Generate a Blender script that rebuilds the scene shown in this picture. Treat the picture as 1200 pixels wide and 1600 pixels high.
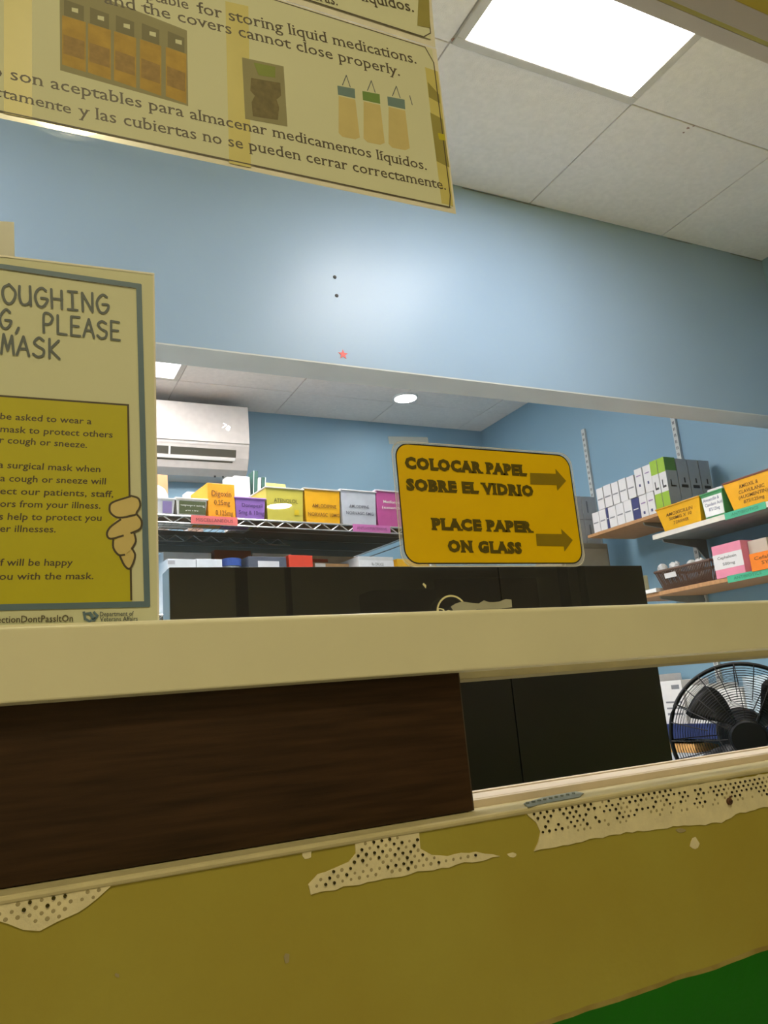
import bpy, math, random
from mathutils import Vector, Matrix
from mathutils.geometry import delaunay_2d_cdt
random.seed(7)
S = bpy.context.scene
COL = S.collection
for o in list(bpy.data.objects): bpy.data.objects.remove(o)

# ------------------------------------------------------------------ camera
FPX = 1234.8; YAW, PIT, ROL = .4724763, .2304541, -.0856068; EYE = 1.25
fw = Vector((math.sin(YAW)*math.cos(PIT), math.cos(YAW)*math.cos(PIT), math.sin(PIT)))
r0 = fw.cross(Vector((0, 0, 1))).normalized(); u0 = r0.cross(fw)
RT = r0*math.cos(ROL)+u0*math.sin(ROL); UP = u0*math.cos(ROL)-r0*math.sin(ROL)
cam = bpy.data.cameras.new('camera'); co = bpy.data.objects.new('camera', cam); COL.objects.link(co)
cam.sensor_fit = 'HORIZONTAL'; cam.sensor_width = 36; cam.lens = FPX/1200*36; cam.clip_start = .02
m = Matrix((RT, UP, -fw)).transposed().to_4x4(); m.translation = (0, 0, EYE); co.matrix_world = m
S.camera = co
# ------------------------------------------------------------------ world, exposure
w = bpy.data.worlds.new('world'); S.world = w; w.use_nodes = True
w.node_tree.nodes['Background'].inputs[0].default_value = (.9, .92, 1, 1)
w.node_tree.nodes['Background'].inputs[1].default_value = .02
S.view_settings.view_transform = 'Standard'; S.view_settings.look = 'None'
S.view_settings.gamma = 1; S.view_settings.use_curve_mapping = False
S.view_settings.exposure = 2.0
try: S.cycles.use_denoising = True
except Exception: pass
S.cycles.max_bounces = 10; S.cycles.transparent_max_bounces = 16
PANEL1, PANEL2, PANEL_ADDED, DOWN, WAIT = 6.5, 3.2, 16.0, 16.0, 23.0     # strengths of the lamps' faces
WAITCOL = (1, .885, .53)

# ------------------------------------------------------------------ helpers
LF = .22      # print layers sit a few hundredths of a millimetre apart
def ray(x, y): return RT*(x-600)+UP*(800-y)+fw*FPX
E0 = Vector((0, 0, EYE))
def onY(x, y, v): d = ray(x, y); return E0+d*(v/d.y)
def onX(x, y, v): d = ray(x, y); return E0+d*(v/d.x)
def onZ(x, y, v): d = ray(x, y); return E0+d*((v-EYE)/d.z)      # v is a world height
def Z(c): return c+EYE
def s2l(c):
    c /= 255
    return c/12.92 if c <= .04045 else ((c+.055)/1.055)**2.4
def rgb(*c): return tuple(s2l(v) for v in c)+(1,)
MC = {}
def mat(name, col, rough=.6, var=.06, scale=30, bump=0, bscale=200, metal=0, spec=.5, coat=0, stretch=None):
    if name in MC: return MC[name]
    m = bpy.data.materials.new(name); m.use_nodes = True; MC[name] = m
    n = m.node_tree.nodes; l = m.node_tree.links; b = n['Principled BSDF']
    b.inputs['Roughness'].default_value = rough; b.inputs['Metallic'].default_value = metal
    b.inputs['Specular IOR Level'].default_value = spec; b.inputs['Coat Weight'].default_value = coat
    tc = n.new('ShaderNodeTexCoord'); mp = n.new('ShaderNodeMapping'); l.new(tc.outputs['Object'], mp.inputs[0])
    if stretch: mp.inputs['Scale'].default_value = stretch
    nz = n.new('ShaderNodeTexNoise'); nz.inputs['Scale'].default_value = scale; nz.inputs['Detail'].default_value = 5
    l.new(mp.outputs[0], nz.inputs['Vector'])
    rp = n.new('ShaderNodeValToRGB'); rp.color_ramp.elements[0].position = .3; rp.color_ramp.elements[1].position = .7
    rp.color_ramp.elements[0].color = tuple(c*(1-var) for c in col[:3])+(1,)
    rp.color_ramp.elements[1].color = tuple(min(1, c*(1+var)) for c in col[:3])+(1,)
    l.new(nz.outputs['Fac'], rp.inputs[0]); l.new(rp.outputs[0], b.inputs['Base Color'])
    if bump:
        n2 = n.new('ShaderNodeTexNoise'); n2.inputs['Scale'].default_value = bscale; l.new(mp.outputs[0], n2.inputs['Vector'])
        bp = n.new('ShaderNodeBump'); bp.inputs['Strength'].default_value = bump; bp.inputs['Distance'].default_value = .002
        l.new(n2.outputs['Fac'], bp.inputs['Height']); l.new(bp.outputs[0], b.inputs['Normal'])
    return m
def emit(name, col, st):
    m = bpy.data.materials.new(name); m.use_nodes = True; n = m.node_tree.nodes; n.clear()
    e = n.new('ShaderNodeEmission'); e.inputs[0].default_value = tuple(col)+(1,); e.inputs[1].default_value = st
    o = n.new('ShaderNodeOutputMaterial'); m.node_tree.links.new(e.outputs[0], o.inputs[0]); return m
def clear(name, dust=.02, tint=(1, 1, 1), dcol=(.8, .8, .75), f0=.04):
    """thin clear sheet: Schlick reflection over see-through, with a little dust"""
    m = bpy.data.materials.new(name); m.use_nodes = True; n = m.node_tree.nodes; l = m.node_tree.links; n.clear()
    g = n.new('ShaderNodeNewGeometry'); d = n.new('ShaderNodeVectorMath'); d.operation = 'DOT_PRODUCT'
    l.new(g.outputs['Normal'], d.inputs[0]); l.new(g.outputs['Incoming'], d.inputs[1])
    def M(op, a, b=None):
        x = n.new('ShaderNodeMath'); x.operation = op
        for i, v in enumerate((a, b)):
            if v is None: continue
            if isinstance(v, (int, float)): x.inputs[i].default_value = v
            else: l.new(v, x.inputs[i])
        return x.outputs[0]
    c = M('ABSOLUTE', d.outputs['Value']); p = M('POWER', M('SUBTRACT', 1, c), 5)
    F = M('ADD', M('MULTIPLY', p, 1-f0), f0)
    tr = n.new('ShaderNodeBsdfTransparent'); tr.inputs[0].default_value = tint+(1,)
    gl = n.new('ShaderNodeBsdfGlossy'); gl.inputs['Roughness'].default_value = .0
    df = n.new('ShaderNodeBsdfDiffuse'); df.inputs[0].default_value = dcol+(1,)
    nz = n.new('ShaderNodeTexNoise'); nz.inputs['Scale'].default_value = 9; tc = n.new('ShaderNodeTexCoord'); l.new(tc.outputs['Object'], nz.inputs['Vector'])
    a = n.new('ShaderNodeMixShader'); l.new(M('MULTIPLY', nz.outputs['Fac'], dust*2), a.inputs[0]); l.new(tr.outputs[0], a.inputs[1]); l.new(df.outputs[0], a.inputs[2])
    b = n.new('ShaderNodeMixShader'); l.new(F, b.inputs[0]); l.new(a.outputs[0], b.inputs[1]); l.new(gl.outputs[0], b.inputs[2])
    o = n.new('ShaderNodeOutputMaterial'); l.new(b.outputs[0], o.inputs[0]); return m

class MB:
    def __init__(s): s.v = []; s.f = []
    def add(s, vs, fs):
        k = len(s.v); s.v += [Vector(p) for p in vs]; s.f += [tuple(i+k for i in f) for f in fs]; return s
    def box(s, a, b):
        x0, y0, z0 = a; x1, y1, z1 = b
        return s.add([(x0, y0, z0), (x1, y0, z0), (x1, y1, z0), (x0, y1, z0), (x0, y0, z1), (x1, y0, z1), (x1, y1, z1), (x0, y1, z1)],
                     [(0, 3, 2, 1), (4, 5, 6, 7), (0, 1, 5, 4), (1, 2, 6, 5), (2, 3, 7, 6), (3, 0, 4, 7)])
    def obox(s, o, u, v, n):        # corner + three edge vectors (right handed)
        o, u, v, n = map(Vector, (o, u, v, n)); p = [o, o+u, o+u+v, o+v]; p += [q+n for q in p]
        return s.add(p, [(0, 3, 2, 1), (4, 5, 6, 7), (0, 1, 5, 4), (1, 2, 6, 5), (2, 3, 7, 6), (3, 0, 4, 7)])
    def prism(s, pts, ext):         # planar loop pushed along ext
        n = len(pts); ext = Vector(ext); p = [Vector(q) for q in pts]; p += [q+ext for q in p]
        return s.add(p, [tuple(range(n-1, -1, -1)), tuple(range(n, 2*n))]+[(i, (i+1) % n, n+(i+1) % n, n+i) for i in range(n)])
    def tube(s, path, r, k=6, closed=False):
        path = [Vector(p) for p in path]; n = len(path); rings = []
        for i, p in enumerate(path):
            a = path[(i-1) % n] if closed or i else p; b = path[(i+1) % n] if closed or i < n-1 else p
            t = (b-a).normalized(); h = Vector((0, 0, 1)) if abs(t.z) < .9 else Vector((1, 0, 0))
            e = t.cross(h).normalized(); g = t.cross(e)
            rr = r[i] if isinstance(r, (list, tuple)) else r
            rings.append([p+e*math.cos(q*2*math.pi/k)*rr+g*math.sin(q*2*math.pi/k)*rr for q in range(k)])
        vs = [q for R in rings for q in R]; fs = []
        for i in range(n if closed else n-1):
            j = (i+1) % n
            for q in range(k): fs.append((i*k+q, i*k+(q+1) % k, j*k+(q+1) % k, j*k+q))
        if not closed: fs += [tuple(range(k-1, -1, -1)), tuple(range((n-1)*k, n*k))]
        return s.add(vs, fs)
    def lathe(s, prof, o, ax, k=32):
        o = Vector(o); ax = Vector(ax).normalized(); h = Vector((0, 0, 1)) if abs(ax.z) < .9 else Vector((1, 0, 0))
        e = ax.cross(h).normalized(); g = ax.cross(e); vs = []; n = len(prof)
        for r, t in prof:
            for q in range(k):
                a = q*2*math.pi/k; vs.append(o+ax*t+(e*math.cos(a)+g*math.sin(a))*max(r, 1e-5))
        fs = [(i*k+q, i*k+(q+1) % k, (i+1)*k+(q+1) % k, (i+1)*k+q) for i in range(n-1) for q in range(k)]
        return s.add(vs, fs)
def wloc(o):
    v = Vector((0, 0, 0))
    while o: v += o.location; o = o.parent
    return v
def obj(name, mb, m, parent=None, bevel=0, smooth=False, fix=True):
    if parent is None:
        xs = [p.x for p in mb.v]; ys = [p.y for p in mb.v]; zs = [p.z for p in mb.v]
        loc = Vector(((min(xs)+max(xs))/2, (min(ys)+max(ys))/2, min(zs))); off = loc
    else: off = wloc(parent); loc = Vector((0, 0, 0))
    me = bpy.data.meshes.new(name); me.from_pydata([tuple(p-off) for p in mb.v], [], mb.f); me.materials.append(m)
    if fix:
        import bmesh
        b = bmesh.new(); b.from_mesh(me); bmesh.ops.recalc_face_normals(b, faces=b.faces); b.to_mesh(me); b.free()
    me.update()
    o = bpy.data.objects.new(name, me); o.location = loc; COL.objects.link(o)
    if parent: o.parent = parent
    if bevel:
        md = o.modifiers.new('bevel', 'BEVEL'); md.width = bevel; md.segments = 2; md.limit_method = 'ANGLE'
    if smooth:
        for p in me.polygons: p.use_smooth = True
    return o
def tag(o, label, cat, group=None):
    o['label'] = label; o['category'] = cat
    if group: o['group'] = group
    return o
def thing(name, label, cat, loc, group=None):
    o = bpy.data.objects.new(name, None); o.location = loc; o.empty_display_size = .05; COL.objects.link(o)
    return tag(o, label, cat, group)
def struct(name, mb, m, parent=None, **k):
    o = obj(name, mb, m, parent, **k)
    if parent is None: o['kind'] = 'structure'
    return o
def text(name, s, p0, p1, cap, m, parent, n, bold=0, serif=False, lift=.0004, shear=0, space=1):
    """flat print: string stretched between two baseline points, cap height in metres, n = normal towards the reader"""
    c = bpy.data.curves.new('t', 'FONT'); c.body = s; c.size = 1; c.offset = bold; c.resolution_u = 2; c.shear = shear; c.space_character = space
    o = bpy.data.objects.new('t', c); COL.objects.link(o)
    me = bpy.data.meshes.new_from_object(o.evaluated_get(bpy.context.evaluated_depsgraph_get()))
    V = [Vector((v.co.x, v.co.y)) for v in me.vertices]; F = [tuple(p.vertices) for p in me.polygons]
    ed = {}; nb = len(V)
    for p in me.polygons:
        for k in p.edge_keys: ed.setdefault(k, []).append(p.index)
    if serif:
        t = .055+bold
        for k, ps in ed.items():
            if len(ps) != 1: continue
            a, b = V[k[0]], V[k[1]]
            if abs(a.y-b.y) > 2e-3: continue
            L = abs(a.x-b.x)
            if not .04 < L < .19+2*bold: continue
            f = me.polygons[ps[0]].center.y
            d = t if f > a.y else -t
            x0, x1 = min(a.x, b.x)-.055-bold*.2, max(a.x, b.x)+.055+bold*.2
            q = len(V); V += [Vector((x0, a.y)), Vector((x1, a.y)), Vector((x1-.03, a.y+d)), Vector((x0+.03, a.y+d))]
            F.append((q, q+1, q+2, q+3) if d > 0 else (q+3, q+2, q+1, q))
    bpy.data.objects.remove(o); bpy.data.curves.remove(c); bpy.data.meshes.remove(me)
    xa = min(v.x for v in V); xb = max(v.x for v in V)
    p0, p1, n = Vector(p0), Vector(p1), Vector(n).normalized(); d = p1-p0; u = n.cross(d).normalized()
    mb = MB(); mb.v = [p0+d*((v.x-xa)/(xb-xa))+u*(v.y*cap/.73)+n*(lift*LF+(1e-5 if i >= nb else 0)) for i, v in enumerate(V)]; mb.f = F
    return obj(name, mb, m, parent, fix=False)
G = {'C': [[(.9,.85),(.6,1),(.25,.85),(.05,.5),(.2,.12),(.55,0),(.92,.14)]], 'O': [[(.5,1),(.15,.8),(.05,.45),(.25,.06),(.6,0),(.9,.3),(.92,.7),(.5,1)]],
 'U': [[(.1,1),(.08,.4),(.25,.04),(.6,.04),(.85,.3),(.85,1),(.88,0)]], 'G': [[(.85,.85),(.55,1),(.2,.8),(.06,.45),(.25,.06),(.6,0),(.9,.25),(.92,.45),(.5,.45)]],
 'H': [[(.1,1),(.12,0)],[(.85,1),(.85,0)],[(.1,.5),(.88,.52)]], 'I': [[(.2,1),(.85,1)],[(.5,1),(.5,0)],[(.15,0),(.85,0)]],
 'N': [[(.12,0),(.1,1),(.85,0),(.88,1)]], ',': [[(.4,.1),(.2,-.2)]], 'P': [[(.15,0),(.15,1),(.6,1),(.88,.78),(.6,.5),(.15,.45)]],
 'L': [[(.15,1),(.15,.02),(.88,0)]], 'E': [[(.85,1),(.15,1),(.13,0),(.88,0)],[(.15,.52),(.75,.52)]], 'A': [[(.02,0),(.5,1),(.92,0)],[(.2,.36),(.78,.36)]],
 'S': [[(.85,.88),(.5,1),(.15,.78),(.4,.55),(.85,.4),(.8,.1),(.4,0),(.08,.14)]], 'M': [[(.05,0),(.2,1),(.5,.2),(.8,1),(.95,0)]], 'K': [[(.15,1),(.15,0)],[(.85,1),(.18,.45),(.9,0)]],
 'Z': [[(.1,1),(.9,1),(.1,0),(.9,0)]]}
def smooth(P, closed=False, k=4):
    out = []; n = len(P)
    for i in range(n if closed else n-1):
        g = (lambda j: P[j % n]) if closed else (lambda j: P[max(0, min(n-1, j))])
        a, b, c, d = g(i-1), g(i), g(i+1), g(i+2)
        for q in range(k):
            t = q/k; out.append(.5*((2*b)+(c-a)*t+(2*a-5*b+4*c-d)*t*t+(3*b-a-3*c+d)*t**3))
    if not closed: out.append(P[-1])
    return out
def strokes(name, s, p0, p1, cap, m, parent, n, w=.13, lift=.0004):
    """round hand lettering drawn with strokes"""
    p0, p1, n = Vector(p0), Vector(p1), Vector(n).normalized(); d = (p1-p0)/len(s); u = n.cross(d).normalized(); e = d.normalized()
    mb = MB(); r = w*cap/2; st_ = 0
    for i, ch in enumerate(s):
        for pl in G.get(ch, []):
            P = [p0+d*(i+.04+x*.87)+u*(y*cap*(.95+.1*random.random()))+n*lift*LF for x, y in pl]
            # smooth the path
            Q = smooth(P) if ch in 'COUGSP' and len(P) > 3 else P
            for j in range(len(Q)-1):
                t = (Q[j+1]-Q[j]).normalized(); g = n.cross(t)*r; st_ += 3e-6; Q[j] = Q[j]+n*3e-6
                mb.add([Q[j]-g, Q[j+1]-g, Q[j+1]+g, Q[j]+g], [(0, 1, 2, 3)])
            for iq, c in enumerate(Q):
                c = c+n*(8e-6+iq*2e-6); mb.add([c+e*math.cos(a*math.pi/4)*r+u*math.sin(a*math.pi/4)*r for a in range(8)], [tuple(range(8))])
    return obj(name, mb, m, parent, fix=False)
def poly(name, pts, m, parent, n, th=.0003, lift=.0002, flat=True):
    n = Vector(n).normalized()
    return obj(name, MB().prism([Vector(p)+n*lift*(LF if flat else 1) for p in pts], n*th*(LF if flat else 1)), m, parent)
def line(name, pts, wd, m, parent, n, closed=False, lift=.0004):
    n = Vector(n).normalized(); mb = MB(); pts = [Vector(p)+n*lift*LF for p in pts]
    seg = list(zip(pts, pts[1:]+([pts[0]] if closed else [])))
    if not closed: seg = seg[:len(pts)-1]
    for i_, (a, b) in enumerate(seg):
        t = (b-a).normalized(); g = n.cross(t)*wd/2; a = a+n*(i_ % 2)*1e-5; b = b+n*(i_ % 2)*1e-5
        mb.add([a-g-t*wd*.4, b-g+t*wd*.4, b+g+t*wd*.4, a+g-t*wd*.4], [(0, 1, 2, 3)])
    return obj(name, mb, m, parent, fix=False)
def sheet(name, outline, holes, m, parent, y0, th):
    """plate in a plane of constant y with real holes; outline in (x, z)"""
    V = [Vector(p) for p in outline]; E = [(i, (i+1) % len(V)) for i in range(len(V))]; H = []
    for (cx, cz, r) in holes:
        k = len(V); V += [Vector((cx+r*math.cos(a*math.pi/4), cz+r*math.sin(a*math.pi/4))) for a in range(8)]
        E += [(k+i, k+(i+1) % 8) for i in range(8)]
    vo, eo, fo, *_ = delaunay_2d_cdt(V, E, [], 0, 1e-7)
    def inside(p):
        c = False; n = len(outline); j = n-1
        for i in range(n):
            a, b = outline[i], outline[j]
            if (a[1] > p.y) != (b[1] > p.y) and p.x < (b[0]-a[0])*(p.y-a[1])/(b[1]-a[1])+a[0]: c = not c
            j = i
        return c
    keep = []
    for f in fo:
        c = sum((vo[i] for i in f), Vector((0, 0)))/len(f)
        if inside(c) and not any((c.x-h[0])**2+(c.y-h[1])**2 < (h[2]*.93)**2 for h in holes): keep.append(f)
    n = len(vo); mb = MB(); mb.v = [Vector((p.x, y0-th, p.y)) for p in vo]+[Vector((p.x, y0, p.y)) for p in vo]
    mb.f = [tuple(f) for f in keep]+[tuple(i+n for i in reversed(f)) for f in keep]
    cnt = {}
    for f in keep:
        for i in range(len(f)):
            a, b = f[i], f[(i+1) % len(f)]; cnt[(a, b)] = 1
    for (a, b) in cnt:
        if (b, a) not in cnt: mb.f.append((a, b, b+n, a+n))
    return obj(name, mb, m, parent)

# ------------------------------------------------------------------ materials
M_ceil = mat('ceiling_tile_white', rgb(240, 232, 226), .9, .05, 60, .5, 260)
M_joint = mat('ceiling_joint', rgb(205, 200, 192), .9)
M_blue = mat('blue_wall_paint', rgb(146, 171, 199), .36, .03, 3, .12, 40, spec=.35)
M_blue2 = mat('blue_wall_paint_far', rgb(136, 171, 190), .55, .03, 3, .1, 40)
M_soff = mat('grey_soffit', rgb(206, 208, 208), .6, .05, 8)
M_cream = mat('cream_gloss_paint', rgb(236, 230, 196), .28, .03, 12, .05, 60, coat=.2)
M_cream2 = mat('cream_paint_dull', rgb(206, 194, 150), .5, .08, 25, .1, 120)
M_head = mat('head_paint', rgb(196, 182, 160), .6, .05, 10)
M_bead = mat('bare_bead', rgb(236, 224, 184), .55, .08, 60, .3, 300)
M_hole = mat('hole_dark', rgb(40, 32, 20), .9)
M_dim = mat('filled_dimple', rgb(170, 156, 116), .8)
M_wood = mat('dark_wood_laminate', rgb(57, 38, 22), .42, .38, 9, .06, 90, stretch=(1.4, 6, 22), spec=.3)
M_black = mat('black_laminate', rgb(24, 20, 19), .45, .1, 20)
M_edge = mat('blue_grey_edge', rgb(120, 132, 142), .4)
M_plastic_black = mat('black_plastic', rgb(14, 14, 15), .5, .05, spec=.25)
M_white = mat('white_card', rgb(222, 218, 216), .6, .03)
M_whitep = mat('white_plastic', rgb(240, 238, 234), .3, .02)
M_acdark = mat('vent_dark', rgb(70, 68, 58), .6)
M_chrome = mat('chrome_wire', rgb(190, 190, 188), .3, .03, metal=.7)
M_liner = mat('brown_liner', rgb(74, 60, 42), .75, .15, 12)
M_paper = mat('paper_cream', rgb(224, 224, 190), .6, .02, 6, spec=.3)
M_paper2 = mat('poster_yellow_print', rgb(216, 204, 122), .4, .04)
M_lam = mat('laminate_edge', rgb(246, 240, 222), .25, coat=.5)
M_ink = mat('ink_dark', rgb(84, 74, 56), .5)
M_inkb = mat('ink_slate', rgb(98, 106, 108), .5)
M_band = mat('slate_blue_border', rgb(100, 124, 142), .45)
M_yel = mat('yellow_print', rgb(200, 190, 36), .4, .03)
M_sign = mat('sign_yellow', rgb(252, 204, 0), .35, .05, 12, coat=.2)
M_signi = mat('sign_ink', rgb(96, 82, 8), .5, .12, 60)
M_arrow = mat('sign_arrow', rgb(150, 126, 12), .5, .04, 60)
M_skin = mat('hand_print', rgb(222, 200, 130), .5)
M_dark = mat('print_black', rgb(34, 32, 34), .6)
M_std = mat('shelf_standard_white', rgb(206, 206, 200), .45)
M_brown = mat('wood_shelf', rgb(186, 138, 92), .6, .15, 14, stretch=(1, 6, 1))
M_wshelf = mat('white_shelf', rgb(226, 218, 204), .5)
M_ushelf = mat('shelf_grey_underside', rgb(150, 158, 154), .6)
M_glass = clear('window_glass', .006)
M_tape = clear('clear_tape', .22, dcol=(.9, .9, .85), f0=.06)
def C(name, *c, **k): return mat(name, rgb(*c), **k)

# ------------------------------------------------------------------ the setting
YW, YG, YI = .55, .58, .65
XR, YB, YH, YH2 = 2.779, 3.984, 1.875, 1.985
ZC = Z(1.6); ZH = Z(.915)
# olive wall with green lower band
mo = bpy.data.materials.new('olive_and_green_paint'); mo.use_nodes = True
n = mo.node_tree.nodes; l = mo.node_tree.links; b = n['Principled BSDF']; b.inputs['Roughness'].default_value = .48; b.inputs['Specular IOR Level'].default_value = .3
g = n.new('ShaderNodeNewGeometry'); sp = n.new('ShaderNodeSeparateXYZ'); l.new(g.outputs['Position'], sp.inputs[0])
nz = n.new('ShaderNodeTexNoise'); nz.inputs['Scale'].default_value = 14; l.new(g.outputs['Position'], nz.inputs['Vector'])
def MN(op, a, b_):
    x = n.new('ShaderNodeMath'); x.operation = op
    for i, v in enumerate((a, b_)):
        if isinstance(v, (int, float)): x.inputs[i].default_value = v
        else: l.new(v, x.inputs[i])
    return x.outputs[0]
zl = MN('ADD', sp.outputs['Z'], MN('MULTIPLY', nz.outputs['Fac'], -.006))
zl = MN('SUBTRACT', zl, MN('MULTIPLY', sp.outputs['X'], .012))
fac = MN('GREATER_THAN', zl, EYE-.2542)
fac2 = MN('GREATER_THAN', zl, EYE-.2505)
def ramp(sc, c1, c2, p0=.35, p1=.65):
    t = n.new('ShaderNodeTexNoise'); t.inputs['Scale'].default_value = sc; t.inputs['Detail'].default_value = 4; l.new(g.outputs['Position'], t.inputs['Vector'])
    r = n.new('ShaderNodeValToRGB'); r.color_ramp.elements[0].color = c1; r.color_ramp.elements[1].color = c2
    r.color_ramp.elements[0].position = p0; r.color_ramp.elements[1].position = p1; l.new(t.outputs['Fac'], r.inputs[0]); return r.outputs[0]
ol = ramp(5, rgb(170, 154, 62), rgb(176, 166, 72)); gr = ramp(9, rgb(17, 106, 6), rgb(22, 116, 8)); md = ramp(40, rgb(150, 130, 66), rgb(176, 160, 90))
def MX(f, a, b_):
    x = n.new('ShaderNodeMix'); x.data_type = 'RGBA'; l.new(f, x.inputs[0]); l.new(a, x.inputs[6]); l.new(b_, x.inputs[7]); return x.outputs[2]
l.new(MX(fac, gr, MX(fac2, md, ol)), b.inputs['Base Color'])
nb = n.new('ShaderNodeTexNoise'); nb.inputs['Scale'].default_value = 90; l.new(g.outputs['Position'], nb.inputs['Vector'])
bp = n.new('ShaderNodeBump'); bp.inputs['Strength'].default_value = .25; bp.inputs['Distance'].default_value = .002; l.new(nb.outputs['Fac'], bp.inputs['Height']); l.new(bp.outputs[0], b.inputs['Normal'])
M_olive = mo
WX0, WX1 = -1.25, 1.75       # opening
ZS, ZT = Z(-.0945), Z(.873)
mb = MB().box((-3, YW, 0), (7.5, YI, ZS)).box((-3, YW, ZT), (7.5, YW+.06, 3.0)).box((-3, YW, ZS), (WX0, YI, ZT)).box((WX1, YW, ZS), (7.5, YI, ZT))
wf = struct('wall_front', mb, M_olive)
# perforated corner bead bared by peeled paint (three patches) on the wall
def P(x, y): q = onY(x, y, YW-.001); return (q.x, q.z)
def jag(pts, amp=.0009, step=.006):
    out = []
    for i, a in enumerate(pts):
        b_ = pts[(i+1) % len(pts)]; L = math.hypot(b_[0]-a[0], b_[1]-a[1]); k = max(1, int(L/step))
        for j in range(k):
            t = j/k; out.append((a[0]+(b_[0]-a[0])*t+(random.uniform(-amp, amp) if j else 0), a[1]+(b_[1]-a[1])*t+(random.uniform(-amp, amp) if j else 0)))
    return out
patches = [[(818, 1265), (1260, 1200), (1260, 1246), (1150, 1272), (1128, 1286), (1060, 1291), (960, 1304), (900, 1317), (835, 1330), (845, 1300), (838, 1285), (826, 1275)],
           [(555, 1314), (655, 1301), (657, 1326), (675, 1336), (700, 1338), (745, 1331), (782, 1338), (690, 1356), (600, 1373), (486, 1398), (482, 1382), (497, 1366), (522, 1357), (545, 1347), (556, 1334)],
           [(-60, 1412), (178, 1378), (172, 1386), (152, 1404), (122, 1426), (90, 1440), (62, 1455), (36, 1453), (-10, 1437), (-60, 1430)]]
bead = thing('corner_bead', 'cream perforated metal corner bead bared by peeled paint along the wall below the sill', 'corner bead', (.35, YW, ZS-.03))
dark_h, dim_h = MB(), MB()
for pi, pt in enumerate(patches):
    ol_ = [P(*q) for q in pt]; xs = [q[0] for q in ol_]; holes = []
    def ins(x, z, m_=.0016):
        def pin(px_, pz_):
            c = False; j = len(ol_)-1
            for i in range(len(ol_)):
                a, b_ = ol_[i], ol_[j]
                if (a[1] > pz_) != (b_[1] > pz_) and px_ < (b_[0]-a[0])*(pz_-a[1])/(b_[1]-a[1])+a[0]: c = not c
                j = i
            return c
        return all(pin(x+dx, z+dz) for dx, dz in ((m_, 0), (-m_, 0), (0, m_), (0, -m_)))
    for k in range(7):
        z = ZS-.0045-k*.0036
        for i in range(int((min(xs)-.01)/.0064), int((max(xs)+.01)/.0064)):
            x = i*.0064+(k % 2)*.0032
            if not ins(x, z): continue
            if pi == 0 and (k > 5): continue
            q = random.random(); r = .00105*random.uniform(.8, 1.1)
            th = (.8, .7, .65, .5, .3)[k] if pi == 0 and k < 5 else (.45 if pi == 1 else .08)
            if q < th:
                holes.append((x, z, r)); dark_h.lathe([(r*1.05, -.0012), (r*.95, .0008), (0, .001)], (x, YW-.0006, z), (0, 1, 0), 8)
            elif q < th+.85*(1-th) and (pi or random.random() < .5):
                dim_h.lathe([(r*1.2, 0), (r*1.0, -.0002), (0, -.0002)], (x, YW-.0009, z), (0, 1, 0), 8)
    sheet('bead_flange', jag(ol_), holes, M_bead, bead, YW, .0009)
o = obj('bead_hole', dark_h, M_hole, bead); o['kind'] = 'stuff'
o = obj('filled_hole', dim_h, M_dim, bead); o['kind'] = 'stuff'
# chips and scars in the paint
for i, (x, y, w_, h_, m_) in enumerate([(480, 1334, 8, 9, M_bead), (1063, 1298, 8, 4, M_dim), (1085, 1318, 8, 12, M_bead), (800, 1336, 8, 4, M_bead), (448, 1497, 5, 9, M_dim), (183, 1524, 4, 4, M_dim)]):
    pts = []
    for a in range(9):
        q = a*2*math.pi/9; k = random.uniform(.7, 1.1); p_ = onY(x+w_*math.cos(q)*k, y+h_*math.sin(q)*k, YW); pts.append(p_)
    poly('paint_chip', pts, m_, wf, (0, -1, 0), .0005, .0, flat=False)
sc = thing('screw', 'rusty round screw head sticking out of the perforated bead at the right', 'screw', onY(1137, 1252, YW))
c_ = onY(1137, 1252, YW)
M_rust = C('rust', 92, 56, 34, var=.4, scale=300)
obj('screw_head', MB().lathe([(0, -.004), (.0022, -.0038), (.0031, -.0026), (.003, -.0012), (.0014, .0)], c_, (0, 1, 0), 16), M_rust, sc, smooth=True)
obj('screw_slot', MB().obox(c_+Vector((-.0018, -.0044, -.0005)), (.0036, 0, .0008), (0, .0006, 0), (0, 0, .0005)), M_hole, sc)
obj('rust_flake', MB().tube([c_+Vector((.0005, -.002, .003)), c_+Vector((.004, -.002, .0042)), c_+Vector((.005, -.0012, .0036))], .0007, 5), M_rust, sc)
# sill: rounded nose, top and raised track
mb = MB().box((WX0, YW, ZS-.0005), (WX1, YI, ZS+.0008)).tube([(WX0, YW+.0004, ZS-.0012), (WX1, YW+.0004, ZS-.0012)], .0026, 10)
sill = struct('trim_1', mb, M_cream2)
mb = MB().box((WX0, .588, ZS), (WX1, .592, ZS+.007)).box((WX0, .592, ZS), (WX1, .628, ZS+.0075)).box((WX0, .622, ZS+.0075), (WX1, .628, ZS+.009))
struct('sill_track', mb, C('track_white', 216, 200, 178, rough=.4), sill, bevel=.001)
pr = []
for i, (x, y) in enumerate([(818, 1256), (850, 1246), (900, 1237), (912, 1240), (905, 1246), (860, 1254), (825, 1262)]): q = onZ(x, y, ZS+.0012); pr.append(q)
obj('bare_bead_strip', MB().prism(pr, (0, 0, .0005)), C('galvanised', 150, 158, 150, rough=.4, metal=.4), sill)
mb = MB()
for i in range(9):
    q = onZ(826+i*9, 1256-i*1.9, ZS+.0017); mb.obox(q, (.0022, .002, 0), (-.0012, .0022, 0), (0, 0, .0012))
o = obj('bead_tooth', mb, C('galvanised_dark', 118, 126, 118, rough=.5), sill); o['kind'] = 'stuff'
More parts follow.
